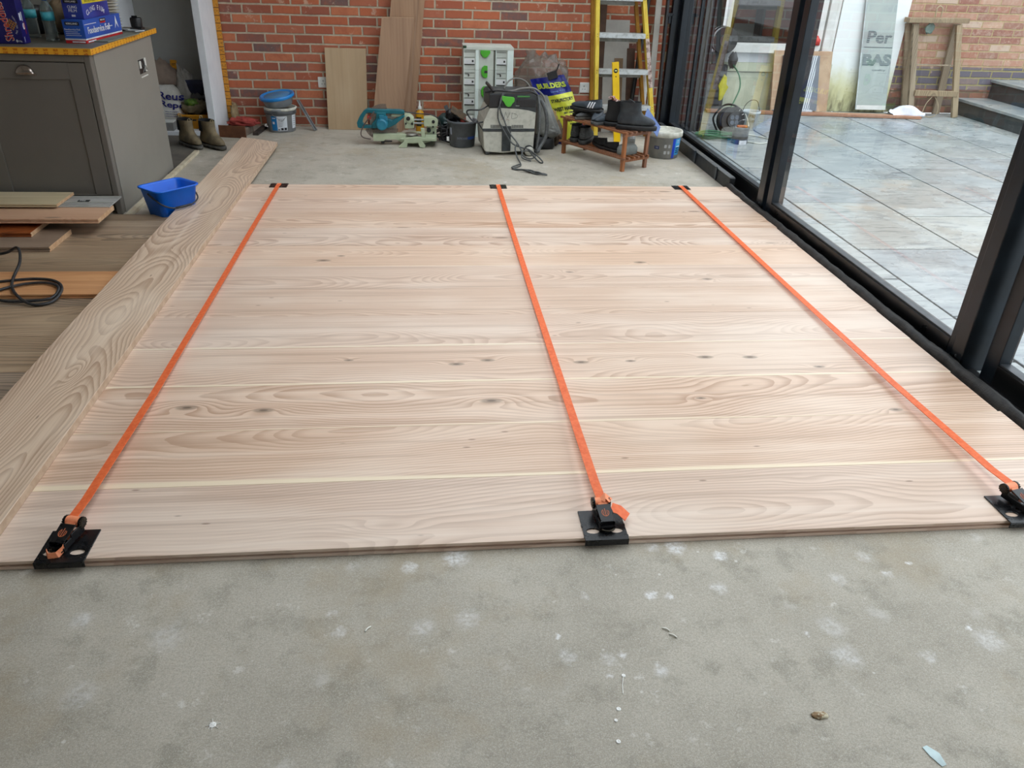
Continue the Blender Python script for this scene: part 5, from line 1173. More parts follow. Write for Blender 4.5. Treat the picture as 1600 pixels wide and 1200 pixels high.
# ================================================================== BAGS BEHIND THE EXTRACTOR
film2 = film_mat('dusty_clear_film', (128, 116, 106), .46, .18)
def crumple(b, c, r, seed, n=54, amp=.26, flat=.0, T=None):
    v = []; f = []; h = n//2
    for j in range(h+1):
        th = pi*j/h
        for i in range(n):
            a = 2*pi*i/n; d = Vector((sin(th)*cos(a), sin(th)*sin(a), cos(th)))
            q = d*2.6+Vector((seed, 0, seed)); nz = abs(noise.noise(q))*1.2+abs(noise.noise(q*2.3))*.55-.5
            k = (1+amp*nz)*min(1.22, 1/(abs(d.x)**3.2+abs(d.y)**3.2+abs(d.z)**3.2)**(1/3.2)); v.append(Vector((c[0]+r[0]*d.x*k, c[1]+r[1]*d.y*k, max(flat, c[2]+r[2]*d.z*k))))
    for j in range(h):
        for i in range(n): f.append((j*n+i, (j+1)*n+i, (j+1)*n+(i+1) % n, j*n+(i+1) % n))
    return b.add(v, f, True, T)
b = crumple(MB(film2), (.985, 7.03, .31), (.225, .13, .335), 3.3); 
b.loft([[(.885+w*cos(a), 6.98+.03*sin(a), z) for a in [2*pi*k/20 for k in range(20)]] for w, z in ((.05, .60), (.03, .63), (.035, .66), (.045, .69))], False, False)
tag(b.build('rubbish_bag', origin=(.98, 7.0, 0)), 'big clear plastic rubbish bag leaning on the bricks behind the blue sack', 'bag')
b = crumple(MB(M('rubble_filling', (112, 104, 92), .85, 0, (88, 80, 72), 8, .5)), (1.0, 7.03, .22), (.15, .09, .26), 8.8, 32)
tag(b.build('bag_contents', origin=(1.0, 7.03, 0)), 'brownish waste showing inside the clear rubbish bag', 'waste')
# blue and yellow printed sack, leaning to the left
sack_b = M('sack_blue', (22, 30, 122), .32, 0, (16, 20, 88), 7, .3); sack_y = M('sack_yellow', (206, 208, 62), .38, 0, (188, 190, 48), 7, .2); ink_d = M('sack_ink', (34, 40, 40), .5); lime = M('sack_lime', (196, 210, 70), .4)
SO = Vector((1.205, 6.66, .0)); SU = Vector((-.215, .06, .52)); SR = Vector((.27, -.02, .045))
SN = Vector((-.06, -1, .10)).normalized()
def sk(u, v, off=0.0):      # u 0..1 across, v 0..1 up
    bul = .055*sin(pi*min(max(u, 0), 1))*sin(pi*min(max(v*.9+.05, 0), 1)); cr = .014*noise.noise(Vector((u*3.2, v*5, 1)))+.006*noise.noise(Vector((u*9, v*14, 4)))
    k = 1+.06*sin(v*9)*(u-.5)
    return SO+SU*v+SR*((u-.5)*k)+SN*(bul+cr+off)+Vector((.05*(v*v-v)*2*(-1), 0, 0))
root = thing('builders_sack', 'blue and yellow printed heavy-duty sack slumped behind the shoe rack', 'sack', tuple(SO))
def skb(u, v): p = sk(u, v); return p if True else p
b = MB(sack_b).grid(lambda u, v: sk(u, v), 26, 40)
b.grid(lambda u, v: SO+SU*v+SR*(1-u-.5)-SN*(.04*sin(pi*u)*sin(pi*v)+.008*noise.noise(Vector((u*4, v*5, 9)))), 20, 30)
for u0 in (0, 1): b.grid(lambda u, v: (lambda A, B: A+(B-A)*u)(sk(u0, v), SO+SU*v+SR*(u0-.5)), 3, 40)
b.build('sack_body', root)
def skp(pu, pv, off): return sk(pu, pv, off)
MB(sack_y).grid(lambda u, v: sk(.24+.78*u-.06*(1-v), .06+.68*v+.015*u, .0035), 20, 30).build('yellow_panel', root)
def sktxt(b, s, u, v, wd, hd, ang=0, bold=.012):
    ca, sa = cos(radians(ang)), sin(radians(ang)); LU, LV = SR.length, SU.length
    return b.text(s, Matrix.Identity(4), width=wd, font_h=hd, bold=bold, fn=lambda p: sk(u+(p.x*ca-p.y*sa)/LU, v+(p.x*sa+p.y*ca)/LV, .0062+p.z))
b = MB(lime); sktxt(b, 'BUILDERS', .50, .88, .225, .042, -2, .03); sktxt(b, 'JUMBO RUBBLE', .105, .40, .34, .026, -90, .01)
b.mat(ink_d); sktxt(b, 'STARLPECTORY', .64, .665, .185, .026, 1); sktxt(b, 'WEST HAMPS', .63, .54, .185, .032, 1, .02); sktxt(b, 'EST 1984', .70, .475, .08, .014); sktxt(b, 'PARK RO', .72, .37, .12, .030, 1, .02); sktxt(b, 'NW6 5AA', .78, .31, .08, .014)
b.mat(M('sack_light_print', (96, 130, 190), .4)); sktxt(b, 'heavy duty', .62, .79, .12, .016)
b.build('lettering', root, solid=.0012)
b = MB(black_plastic).at(frame((1.05, 6.70, .545), (1, 0, .35), (0, 0, 1))).box(-.06, .02, -.03, .03, 0, .02).bar((.02, .02, .01), (.055, .065, .01), .01, .01)
tag(b.build('grout_tool', origin=(1.05, 6.7, .53), bevel=.002), 'small dark hand tool tucked into the top of the blue sack', 'hand tool')
b = MB(M('grey_cloth', (132, 132, 126), .85, 0, (104, 104, 100), 7, .5))
def drape(u, v):
    a = u*2*pi; w = .04+.055*(1-v)**1.2; return Vector((.975+.025*(1-v)-.05*v+w*cos(a)*(1+.15*sin(a*5+v*3)), 6.50+.5*w*sin(a), .115+.30*v))
b.grid(drape, 40, 16); b.blob((1.0, 6.485, .13), (.075, .05, .045), .35, 4, 6, 28)
tag(b.build('dust_cloth', origin=(.98, 6.5, .09)), 'pale grey cloth hanging beside the dust extractor over a black bag', 'cloth')
b = MB(black_plastic).at(RZ(8, (.955, 6.50, 0))).loft([[(p[0], p[1], z) for p in rrect(w, d, .03)] for w, d, z in ((.16, .10, .001), (.175, .115, .02), (.17, .11, .08), (.14, .09, .10))])
tag(b.build('kit_bag', origin=(.955, 6.5, 0)), 'small black bag on the floor between the extractor and the shoe rack', 'bag')
b = MB(M('brown_leather', (92, 72, 54), .8, 0, (70, 54, 42), 8, .5)).blob((1.06, 6.62, .10), (.07, .08, .10), .3, 4, 8, 26, flat=.001).mat(M('tan_leather', (140, 112, 66), .8, 0, (110, 86, 50), 10, .4)).blob((1.035, 6.60, .20), (.05, .05, .075), .3, 4, 5, 22)
tag(b.build('leather_bag', origin=(1.06, 6.62, 0)), 'crumpled brown leather bag below the blue sack', 'bag')

# ================================================================== SHOE RACK
RU = Vector((-.530, .848, 0)); RV = Vector((.848, .530, 0)); RO = Vector((1.452, 5.765, 0))
RT = Matrix(((RU.x, RV.x, 0, RO.x), (RU.y, RV.y, 0, RO.y), (0, 0, 1, 0), (0, 0, 0, 1)))     # local x along the rack to the left-back, y across
rw = wood('cedar_rack', (142, 92, 62), (110, 66, 42), (168, 116, 82), freq=90, knots=False, rough=.45, width=.04)
root = thing('shoe_rack', 'small reddish-brown two-tier slatted shoe rack with footwear', 'shoe rack', tuple(RO))
RT2 = Matrix(((RU.x, -RV.x*-1, 0, RO.x), (RU.y, RV.y, 0, RO.y), (0, 0, 1, 0), (0, 0, 0, 1)))
RLn, RDp = .665, .236
for lx, ly in ((0, 0), (0, RDp), (RLn, 0), (RLn, RDp)):
    MB(rw).at(RT).box(lx-.012, lx+.012, ly-.014, ly+.014, 0, .285).build('leg', root, bevel=.002)
for zz, ov in ((.272, .020), (.088, .020)):
    for lx in (0, RLn): MB(rw).at(RT).box(lx-.010, lx+.010, -.02, RDp+.030, zz-.022, zz-.0005).build('cross_rail', root, bevel=.002)
    for k in range(6):
        yy = -.012+k*(RDp+.012)/5
        MB(rw).at(RT).box(-ov-.01, RLn+ov+.02, yy-.010, yy+.010, zz, zz+.014).build('slat', root, bevel=.002)
ZT, ZL = .2865, .1025
shoe_b = M('black_leather', (36, 40, 44), .5, 0, (58, 64, 68), 14, .3, thr=(.4, .75)); shoe_k = M('black_suede', (18, 18, 18), .85, 0, (28, 27, 26), 14, .4); shoe_g = M('grey_trainer', (84, 86, 86), .7, 0, (64, 66, 66), 16, .4); blue_sandal = M('navy_grey_shoe', (50, 58, 66), .5, 0, (66, 76, 84), 10)
def local(x, y, z, ang): return RT @ RZ(ang, (x, y, z))
# big black ankle boot at the near right corner, toe to the right
T = local(.085, .115, ZT, 132-0)
def boot_at(T, root, up_m, so_m, k=1.0):
    K = T @ Matrix.Diagonal((k, k, k, 1)).to_4x4()
    sole = [(0, .10, .19, .044), (.004, .104, .200, .050), (.028, .104, .202, .051), (.034, .098, .196, .048)]
    up_ = [(.030, .097, .196, .047), (.055, .098, .192, .048), (.078, .095, .170, .046), (.092, .090, .130, .042), (.105, .085, .095, .040), (.13, .082, .075, .040), (.175, .083, .072, .043), (.195, .084, .073, .044)]
    li = [(.195, .084, .073, .044), (.196, .076, .065, .038), (.15, .07, .06, .034), (.08, .07, .06, .03)]
    footwear(root, K, sole, up_, li, so_m, up_m, dark_in)
    b = MB(M('grey_stitch', (96, 100, 102), .6)).at(K).tube([(-.03, -.0505, .038), (-.03, -.049, .07), (-.05, -.047, .095), (-.075, -.040, .10)], .0012, 5).tube([(.03, -.050, .04), (.015, -.049, .09), (-.01, -.046, .115)], .0012, 5); b.build('stitching', root)
root = thing('ankle_boot', 'chunky black ankle boot on the right end of the shoe rack top', 'boot', tuple(T.translation), 'footwear on top of the shoe rack')
boot_at(local(.06, .095, ZT, 139), root, shoe_b, black_rubber, 1.0)
b = MB(rub).at(local(.06, .095, ZT, 139)).tube([(-.03, .02, .185), (-.02, .045, .215), (.01, .05, .205), (.03, .03, .185)], .004, 6).build('pull_loop', root)
root = thing('ankle_boot', 'dark ankle boot standing just behind the chunky black one, mostly in shade', 'boot', tuple((local(.205, .10, ZT, 0)).translation), 'footwear on top of the shoe rack')
boot_at(local(.195, .09, ZT, 139), root, shoe_k, black_rubber, .92)
b = MB(red_t).at(local(.20, .10, ZT, 0))
rr3 = random.Random(4); b = MB(M('red_white_cord', (150, 60, 56), .6, 0, (214, 190, 180), 60)).at(local(.225, .08, ZT+.175, 0))
for q in range(3): b.tube([(rr3.uniform(-.05, .05), rr3.uniform(-.03, .03), rr3.uniform(0, .035)) for _ in range(6)], .0035, 6)
tag(b.build('shoelaces', origin=tuple((local(.225, .08, ZT+.17, 0)).translation)), 'tangle of red and white laces on top of the dark boots', 'laces')
def low_shoe(T, root, up_m, so_m, k=1.0, sub=1):
    K = T @ Matrix.Diagonal((k, k, k, 1)).to_4x4()
    sole = [(0, .085, .175, .038), (.004, .09, .185, .043), (.022, .09, .188, .045), (.026, .086, .184, .043)]
    up_ = [(.024, .086, .184, .043), (.045, .086, .180, .043), (.060, .084, .150, .040), (.070, .082, .11, .036), (.080, .081, .075, .033, 0, 28, .8, -.12), (.086, .080, .060, .031, 0, 28, .8, -.2)]
    li = [(.086, .080, .060, .031, 0, 28, .8, -.2), (.082, .074, .054, .026, 0, 28, .8, -.2), (.04, .07, .05, .024)]
    footwear(root, K, sole, up_, li, so_m, up_m, dark_in)
names = [('shoe', 'dark green-grey low shoe standing in the middle of the rack top', .298, .12, -95, blue_sandal, .92), ('shoe', 'navy and grey round-toed shoe next to the striped one on the rack top', .398, .10, -120, blue_sandal, .85)]
for nm, lab, x, y, a, m1, k in names:
    T = local(x, y, ZT, a); root = thing(nm, lab, 'shoe', tuple(T.translation), 'footwear on top of the shoe rack'); low_shoe(T, root, m1, shoe_g, k)
    MB(M('pale_piping', (130, 140, 148), .6)).at(T).tube([(.09, -.036*k, .05*k), (.12*k, -.01, .066*k), (.10*k, .03*k, .05*k)], .0016, 5).tube([(.06, -.040*k, .05*k), (.09*k, -.01, .074*k), (.07*k, .034*k, .05*k)], .0016, 5).build('piping', root)
# striped slide-type shoe lying across two others at the left
T = local(.455, .075, ZT+.060, -21); root = thing('striped_shoe', 'dark blue-grey shoe with three white stripes resting on other shoes at the rack left', 'shoe', tuple(T.translation), 'footwear on top of the shoe rack')
K = T @ Matrix.Rotation(radians(0), 4, 'X')
low_shoe(K, root, blue_sandal, black_rubber, 1.0)
b = MB(wht).at(K)
for q in range(3):
    x0 = -.028+q*.020
    for sgn in (-1, 1): b.grid(lambda u, v: (x0+u*.010-.018*v, sgn*(.0445-.0105*max(0, v-.25)**1.2), .034+.046*v), 3, 6)
b.build('stripes', root, solid=.0035)
T = local(.60, .10, ZT, 160); root = thing('shoe', 'flat black shoe under the toe of the striped shoe at the rack left end', 'shoe', tuple(T.translation), 'footwear on top of the shoe rack'); low_shoe(T, root, shoe_k, black_rubber, .80)
T = local(.50, .10, ZT, -80); root = thing('shoe', 'grey round-toed shoe pushed in below the striped shoe', 'shoe', tuple(T.translation), 'footwear on top of the shoe rack'); low_shoe(T, root, shoe_g, boot_s, .72)
# lower shelf
for i, (x, y, lab) in enumerate(((.615, .085, 'dark trainer on the lower shelf at the left end of the rack'), (.515, .085, 'dark grey trainer beside it on the lower shelf, nearer the middle'))):
    T = local(x, y, ZL, 60); root = thing('trainer', lab, 'shoe', tuple(T.translation), 'footwear on the lower rack shelf')
    boot_trainer = [(0, .085, .175, .040), (.004, .09, .185, .046), (.030, .092, .188, .047), (.034, .088, .184, .044)]
    upt = [(.032, .088, .184, .043), (.055, .088, .178, .044), (.075, .086, .150, .042), (.09, .084, .11, .040), (.11, .083, .07, .038), (.128, .084, .058, .038)]
    lit = [(.128, .084, .058, .038), (.127, .076, .05, .032), (.07, .07, .05, .028)]
    footwear(root, T @ Matrix.Diagonal((.98, .98, .98, 1)).to_4x4(), boot_trainer, upt, lit, M('charcoal_sole', (58, 58, 56), .7, 0, (40, 40, 40), 20, .3), M('charcoal_mesh', (46, 46, 46), .8, 0, (72, 72, 70), 22, .4), dark_in)
    b = MB(shoe_g).at(T)
    for q in range(3): b.tube([(-.088, -.02, .045+.018*q), (-.092, 0, .05+.018*q), (-.088, .02, .045+.018*q)], .002, 6)
    b.build('heel_ribs', root)
for i, (x, y, a, lab, kk) in enumerate(((.325, .085, 20, 'flat black shoe lying on the lower shelf in the middle', .85), (.195, .075, 5, 'low black shoe lying nearer the right end of the lower shelf', .78))):
    T = local(x, y, ZL, a); root = thing('flat_shoe', lab, 'shoe', tuple(T.translation), 'footwear on the lower rack shelf'); low_shoe(T, root, shoe_k, M('off_black_sole', (40, 36, 34), .7), kk)
T = local(.085, .12, ZL, 0); b = MB(M('grey_felt', (128, 132, 128), .85, 0, (108, 112, 108), 10, .3)).at(T).loft([egg(*r) for r in ((0, .05, .05, .085), (.004, .055, .055, .09), (.04, .055, .055, .09), (.062, .045, .045, .075), (.07, .03, .03, .05))])
tag(b.build('grey_slipper', origin=tuple(T.translation)), 'rounded pale grey slipper at the right end of the lower shelf', 'slipper')
b = MB(M('folded_blue_card', (110, 132, 184), .5, 0, (96, 116, 170), 8)).bar((1.815, 6.165, .209), (1.655, 6.02, .375), .085, .004, (1, 1.1, .3))
tag(b.build('blue_sheet', origin=(1.78, 6.0, .286), bevel=.001), 'pale blue sheet sticking out behind the chunky black boot', 'sheet')

# ================================================================== LEVEL, LADDER AND WHAT STANDS BEHIND
yl = M('level_yellow', (240, 196, 16), .35, 0, (232, 186, 10), 8); lad_y = M('ladder_yellow', (222, 196, 70), .5, 0, (206, 170, 50), 10, .1, streak=(6, 6, 1)); lad_d = M('ladder_rear_amber', (168, 120, 26), .55, 0, (146, 98, 20), 8); alum = M('worn_aluminium_tread', (200, 204, 204), .4, .3, (168, 170, 168), 26, .3, thr=(.45, .7))
root = thing('spirit_level', 'bright yellow spirit level standing upright in front of the ladder', 'spirit level', (1.628, 6.765, 0))
def lvp(z): return Vector((1.634-.115*z*.95, 6.765+.05*z, z))
b = MB(yl).bar(lvp(0.001), lvp(.635), .056, .024, (1, 0, 0)); b.build('beam', root, bevel=.002)
q = lvp(.570); b = MB(kblk).cyl(q+Vector((0, -.0135, 0)), q+Vector((0, -.010, 0)), .0175, n=24).build('vial_window', root)
q2 = lvp(.525); MB(kblk).cyl(q2+Vector((0, -.0135, 0)), q2+Vector((0, -.010, 0)), .005, n=12).build('screw_hole', root)
MB(M('vial_glow', (206, 214, 150), .3)).cyl(q+Vector((-.009, -.0145, 0)), q+Vector((.009, -.0145, 0)), .0055, n=12).build('vial', root)
root = thing('stepladder', 'yellow stepladder with worn aluminium treads folded against the brick wall', 'ladder', (1.72, 6.93, 0))
def LA(z): return Vector((1.462-.030*z*.2-.004, 6.905+.13*z, z))
def LL(z): return Vector((1.470-.045*z, 6.905+.115*z, z))
def LR(z): return Vector((1.992-.165*z, 6.915+.115*z, z))
TOP = 1.95
for fn in (LL, LR): MB(lad_y).bar(fn(0.004), fn(TOP), .034, .062, (1, 0, 0)).build('front_stile', root, bevel=.003)
sh = Vector((-.022, .095, 0)); sh2 = Vector((-.050, .095, 0))
for fn, d in ((LL, sh), (LR, sh2)): MB(lad_d).bar(fn(0.004)+d, fn(TOP)+d-Vector((0, .02, 0)), .028, .045, (1, 0, 0)).build('rear_stile', root, bevel=.003)
for k in range(6):
    z = .262+.278*k if k else .255
    a = LL(z)+Vector((.017, 0, 0)); c2 = LR(z)+Vector((-.017, 0, 0)); dz = Vector((0, 0, 1))
    b = MB(alum); m0 = (a+c2)/2
    b.prism([(0, a.z-.018), (c2.x-a.x, c2.z-.018), (c2.x-a.x, c2.z+.018), (0, a.z+.018)], -.0, .004, T=Matrix.Translation((a.x, a.y-.030, 0)) @ Matrix.Rotation(radians(90), 4, 'X'))
    b.box(a.x, c2.x, a.y-.030, a.y+.050, a.z+.015, a.z+.019).box(a.x, c2.x, a.y+.046, a.y+.050, a.z-.018, a.z+.019)
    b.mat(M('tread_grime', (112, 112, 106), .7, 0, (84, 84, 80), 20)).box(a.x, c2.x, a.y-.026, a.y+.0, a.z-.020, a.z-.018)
    b.mat(ink)
    for xx in (a.x-.017, c2.x+.017):
        for dq in (-.010, .010): b.cyl((xx, a.y-.036, a.z+dq), (xx, a.y-.030, a.z+dq), .003, n=8)
    b.build('tread', root)
    if k: MB(M('rear_brace_grey', (150, 150, 144), .5, .3, (120, 120, 114), 12)).box(a.x-.02, c2.x-.035, a.y+.070, a.y+.077, a.z-.055, a.z-.020).build('rear_brace', root)
for fn in (LL, LR):
    p = fn(0); MB(black_rubber).box(p.x-.020, p.x+.020, p.y-.034, p.y+.034, 0.0005, .03).build('rubber_foot', root, bevel=.004)
MB(M('paint_splash', (196, 176, 168), .6, 0, (110, 80, 70), 22, .2, thr=(.4, .6))).bar(LR(.42)+Vector((.001, -.0318, 0)), LR(.80)+Vector((.001, -.0318, 0)), .032, .002, (1, 0, 0)).build('paint_splash', root)
def leanb(name, mat, x0, x1, z, y0, th, dx, lab, cat, dy=.05, z0=.001):
    P = [(x0, y0, z0), (x1, y0, z0), (x1+dx, y0+dy, z), (x0+dx, y0+dy, z)]; P += [(p[0], p[1]+th, p[2]) for p in P]
    b = MB(mat).add(P, [(0, 1, 2, 3), (7, 6, 5, 4), (0, 4, 5, 1), (3, 2, 6, 7), (0, 3, 7, 4), (1, 5, 6, 2)])
    o = b.build(name, origin=(x0, y0, 0), bevel=.001); return tag(o, lab, cat)
pw = M('off_white_board', (176, 172, 164), .7, 0, (160, 156, 150), 4); dkb = M('dark_brown_board', (84, 58, 42), .7, 0, (68, 46, 34), 6)
leanb('plain_board', pw, 1.575, 1.80, .92, 7.16, .012, -.045, 'off-white board standing behind the ladder treads', 'board')
leanb('brown_strip', M('tan_strip', (130, 104, 78), .7, 0, (112, 88, 64), 6), 1.665, 1.74, .62, 7.13, .012, -.02, 'narrow grey-brown strip in front of the off-white board behind the ladder', 'board')
leanb('brown_strip', dkb, 1.79, 1.86, .70, 7.145, .012, -.04, 'dark brown strip beside the off-white board behind the ladder', 'board')
leanb('brown_strip', dkb, 1.505, 1.56, 1.5, 7.17, .02, -.02, 'tall dark brown batten just right of the left ladder leg', 'board')
leanb('grey_batten', M('grey_batten', (120, 112, 98), .7), 1.475, 1.50, 1.2, 7.19, .02, -.02, 'thin grey batten beside the tall dark brown one', 'batten')
b = MB(black_plastic).cyl((1.79, 7.10, .01), (1.905, 7.21, 1.2), .019, n=20)
tag(b.build('black_pipe', origin=(1.79, 7.1, 0)), 'black pipe leaning to the right behind the ladder', 'pipe')
b = MB(M('white_roll', (196, 194, 190), .6, 0, (178, 176, 172), 10, .2)).cyl((1.90, 7.09, .001), (1.905, 7.10, .52), .035, n=24)
tag(b.build('paper_roll', origin=(1.9, 7.09, 0)), 'pale roll standing upright behind the right ladder leg', 'roll')
leanb('pale_strip', M('grey_white_strip', (168, 164, 158), .6, 0, (150, 146, 140), 4), 1.97, 2.02, 2.1, 7.14, .014, -.03, 'tall pale strip leaning to the right of the ladder', 'strip', .06)
leanb('black_strip', black_plastic, 2.055, 2.075, 2.1, 7.10, .05, -.03, 'tall thin black strip between the ladder and the door frame', 'strip', .06)
b = MB(M('brown_bottle', (110, 84, 60), .5)).lathe([(0, 0), (.028, 0), (.03, .01), (.03, .07), (.018, .085), (.016, .10), (0, .10)], (1.60, 6.62, .0), 20)
b = MB(black_metal).box(2.07, 2.13, WALL_Y-.05, WALL_Y-.001, .96, .985).box(2.09, 2.12, WALL_Y-.035, WALL_Y-.001, .90, .985)
tag(b.build('wall_bracket', origin=(2.1, WALL_Y, .9), bevel=.003), 'small black bracket on the bricks beside the door frame', 'bracket')
b = MB(M('steel_can', (140, 140, 138), .4, .5, (120, 120, 118), 10)).lathe([(0, 0), (.036, 0), (.036, .085), (.033, .09), (0, .09)], (1.70, 6.55, .0), 24).lathe([(.0, .09), (.034, .09), (.034, .097), (0, .098)], (1.70, 6.55, .0), 24)
tag(b.build('metal_tin', origin=(1.70, 6.55, 0)), 'small dull metal tin on the floor behind the shoe rack', 'tin')

# ================================================================== OUTSIDE
b = MB(M('board_reddish', (176, 128, 100), .7, 0, (150, 108, 84), 6, .2, streak=(1, 8, 8))).bar((2.9, 8.235, .016), (5.14, 8.04, .016), .10, .022, (0, 1, 0)).mat(M('board_pale', (196, 180, 156), .7, 0, (180, 164, 140), 6)).bar((3.0, 8.29, .010), (5.02, 8.14, .010), .10, .016, (0, 1, 0))
tag(b.build('timber_plank', origin=(4, 8.1, 0)), 'long thin timber plank lying on the patio in front of the leaning panels', 'plank')
b = MB(M('upvc_strip', (222, 226, 232), .4)).box(3.60, 4.02, 8.17, 8.215, .028, .042)
tag(b.build('white_trim_strip', origin=(3.8, 8.2, .02), bevel=.001), 'short white plastic strip lying on the patio plank', 'strip')
cb = M('cardboard', (196, 168, 138), .8, 0, (176, 146, 118), 5, .1)
def slab_lean(name, mat, x0b, x1b, x0t, x1t, z, yb, yt, th, lab, cat, z0=.0405, root=None):
    P = [(x0b, yb, z0), (x1b, yb, z0), (x1t, yt, z), (x0t, yt, z)]; P += [(p[0], p[1]+th, p[2]) for p in P]
    b = MB(mat).add(P, [(0, 1, 2, 3), (7, 6, 5, 4), (0, 4, 5, 1), (3, 2, 6, 7), (0, 3, 7, 4), (1, 5, 6, 2)])
    if root: return b.build(name, root, bevel=.001)
    o = b.build(name, origin=(x0b, yb, z0), bevel=.001); return tag(o, lab, cat) if lab else o
slab_lean('cardboard_sheet', cb, 3.60, 4.215, 3.55, 4.17, .60, 8.25, 8.30, .025, 'tall brown cardboard package leaning on the house wall outside', 'cardboard', .02)
g = NG('striped_grey_panel'); v = g.obj(); s_ = g.sep(v)
st_ = g.math('MULTIPLY', g.math('GREATER_THAN', g.math('FRACT', g.math('MULTIPLY', g.math('ADD', s_[0], g.math('MULTIPLY', s_[2], -.12)), 46)), .5), g.math('GREATER_THAN', s_[0], .16))
st_ = g.math('MULTIPLY', st_, g.math('LESS_THAN', s_[0], .325))
stripe_m = g.out(g.mix(st_, lin((118, 124, 132)), lin((222, 228, 232))), .45)
slab_lean('ribbed_panel', stripe_m, 3.68, 4.09, 3.64, 4.03, .56, 8.222, 8.272, .018, 'grey panel with fine white slanting stripes in front of the cardboard package', 'panel', .03)
b = MB(red_t).lathe([(0, 0), (.04, 0), (.042, .05), (.02, .075), (.012, .09), (0, .09)], (3.98, 8.325, .655), 20)
tag(b.build('red_bottle', origin=(3.98, 8.32, .655)), 'red bottle top showing on the white sill behind the cardboard package', 'bottle')
ins = M('insulation_face', (170, 180, 174), .5, 0, (156, 166, 164), 3); ins_p = M('insulation_print', (98, 112, 116), .5, 0, (88, 102, 106), 20)
root = thing('insulation_board', 'tall pale grey board with dark printed lettering leaning on the white pier', 'insulation board', (4.72, 8.27, .0405))
IB = [(4.555, 8.285), (4.885, 8.285)]; 
def isl(u, v, off=0): # u across 0..1, v height in m
    return Vector((4.558+.328*u-.115*v, 8.285+.062*v-off, .041+v))
P = [isl(0, 0), isl(1, 0), isl(1, 1.9), isl(0, 1.9)]; P += [p+Vector((0, .03, 0)) for p in P]
# above the visible part the board keeps leaning until it meets the pier
b = MB(ins).add([isl(0, 0), isl(1, 0), isl(1, 1.1), isl(0, 1.1)]+[p+Vector((0, .025, 0)) for p in (isl(0, 0), isl(1, 0), isl(1, 1.1), isl(0, 1.1))], [(0, 1, 2, 3), (7, 6, 5, 4), (0, 4, 5, 1), (3, 2, 6, 7), (0, 3, 7, 4), (1, 5, 6, 2)])
b.mat(white_plastic).add([isl(0, 0, .001), isl(1, 0, .001), isl(1, .045, .001), isl(0, .045, .001)], [(0, 1, 2, 3)])
b.mat(M('foil_edge', (196, 206, 206), .4)).add([isl(-.035, 0, .0), isl(0, 0, .0015), isl(0, 1.1, .0015), isl(-.035, 1.1, 0)], [(0, 1, 2, 3)]); b.build('board_body', root)
b = MB(ins_p)
def itx(s, u, z, w, h, bold=.02, sh=0): b.text(s, Matrix.Identity(4), width=w, font_h=h, bold=bold, shear=sh, fn=lambda p: Vector((4.558+.328*u-.115*z+p.x-.115*p.y, 8.285+.062*(z+p.y)-.002-p.z, .041+z+p.y)))
itx('Perm', .72, .70, .34, .115, .02, .2) if 0 else itx('Per', .53, .705, .275, .115, .025, .1)
itx('BAS', .52, .49, .31, .115, .05); itx('cavity', .62, .39, .15, .026, .0)
b.build('lettering', root)
b = MB(ins)
def cut(z0, z1, n): 
    for k in range(n):
        z = z0+(z1-z0)*k/n; b.add([isl(.02, z, .0035), isl(.99, z, .0035), isl(.99, z+.0035, .0035), isl(.02, z+.0035, .0035)], [(0, 1, 2, 3)])
cut(.45, .555, 8); cut(.66, .76, 5); b.mat(ins_p).add([isl(.05, .605, .0025), isl(.98, .605, .0025), isl(.98, .612, .0025), isl(.05, .612, .0025)], [(0, 1, 2, 3)]); b.build('print_lines', root)
b = MB(M('white_rag', (226, 228, 236), .8, 0, (210, 212, 222), 6, .3))
def rag(u, v):
    x = 4.85+.36*u; h = .02+.07*max(0, sin(pi*u*1.0))**1.5*max(0, sin(pi*v))+.05*max(0, noise.noise(Vector((u*4, v*3, 2))))*sin(pi*v)
    return Vector((x+.03*noise.noise(Vector((v*4, u, 0))), 8.06+.15*v*(1-.35*u)+.02*sin(u*7), .030+h-.03*(1-sin(pi*v))))
b.grid(rag, 30, 16); tag(b.build('white_cloth', origin=(5, 8.1, .02), solid=.003), 'white cloth crumpled on the plank at the foot of the sawhorse', 'cloth')
# sawhorse: two weathered trestles folded together
sw = wood('weathered_timber', (150, 134, 110), (118, 104, 86), (172, 158, 134), freq=70, along='Z', rough=.8, knots=False, width=.06)
root = thing('sawhorse', 'weathered wooden trestle folded upright against the garden brick wall', 'trestle', (5.3, 8.15, 0))
def post(a, c, w=.06, t=.035, nm='leg'): MB(sw).bar(a, c, w, t, (1, 0, 0)).build(nm, root, bevel=.003)
post((5.115, 8.18, .003), (4.985, 8.30, .885)); post((5.585, 8.13, .003), (5.435, 8.27, .885))
post((5.135, 8.345, .003), (4.945, 8.365, .885), .06, .03); post((5.50, 8.34, .003), (5.475, 8.365, .885), .075, .03)
MB(sw).bar((4.885, 8.305, .915), (5.525, 8.295, .925), .11, .045, (0, 1, 0)).build('top_rail', root, bevel=.004)
MB(sw).bar((5.10, 8.185, .235), (5.56, 8.150, .235), .035, .055, (0, 1, 0)).build('lower_rail', root, bevel=.003)
MB(sw).bar((5.04, 8.24, .505), (5.49, 8.215, .505), .012, .012, (0, 1, 0)).build('tie_rod', root)
b = MB(M('rope', (176, 160, 130), .8)).tube([(5.18, 8.30, .95), (5.17, 8.30, 1.02), (5.20, 8.30, 1.05), (5.235, 8.30, 1.02), (5.235, 8.30, .95)], .006, 6).tube([(5.30, 8.17, .20), (5.24, 8.15, .13), (5.22, 8.13, .03), (5.30, 8.11, .006), (5.37, 8.12, .04), (5.37, 8.14, .13), (5.33, 8.17, .20)], .004, 6).build('rope_loop', root)
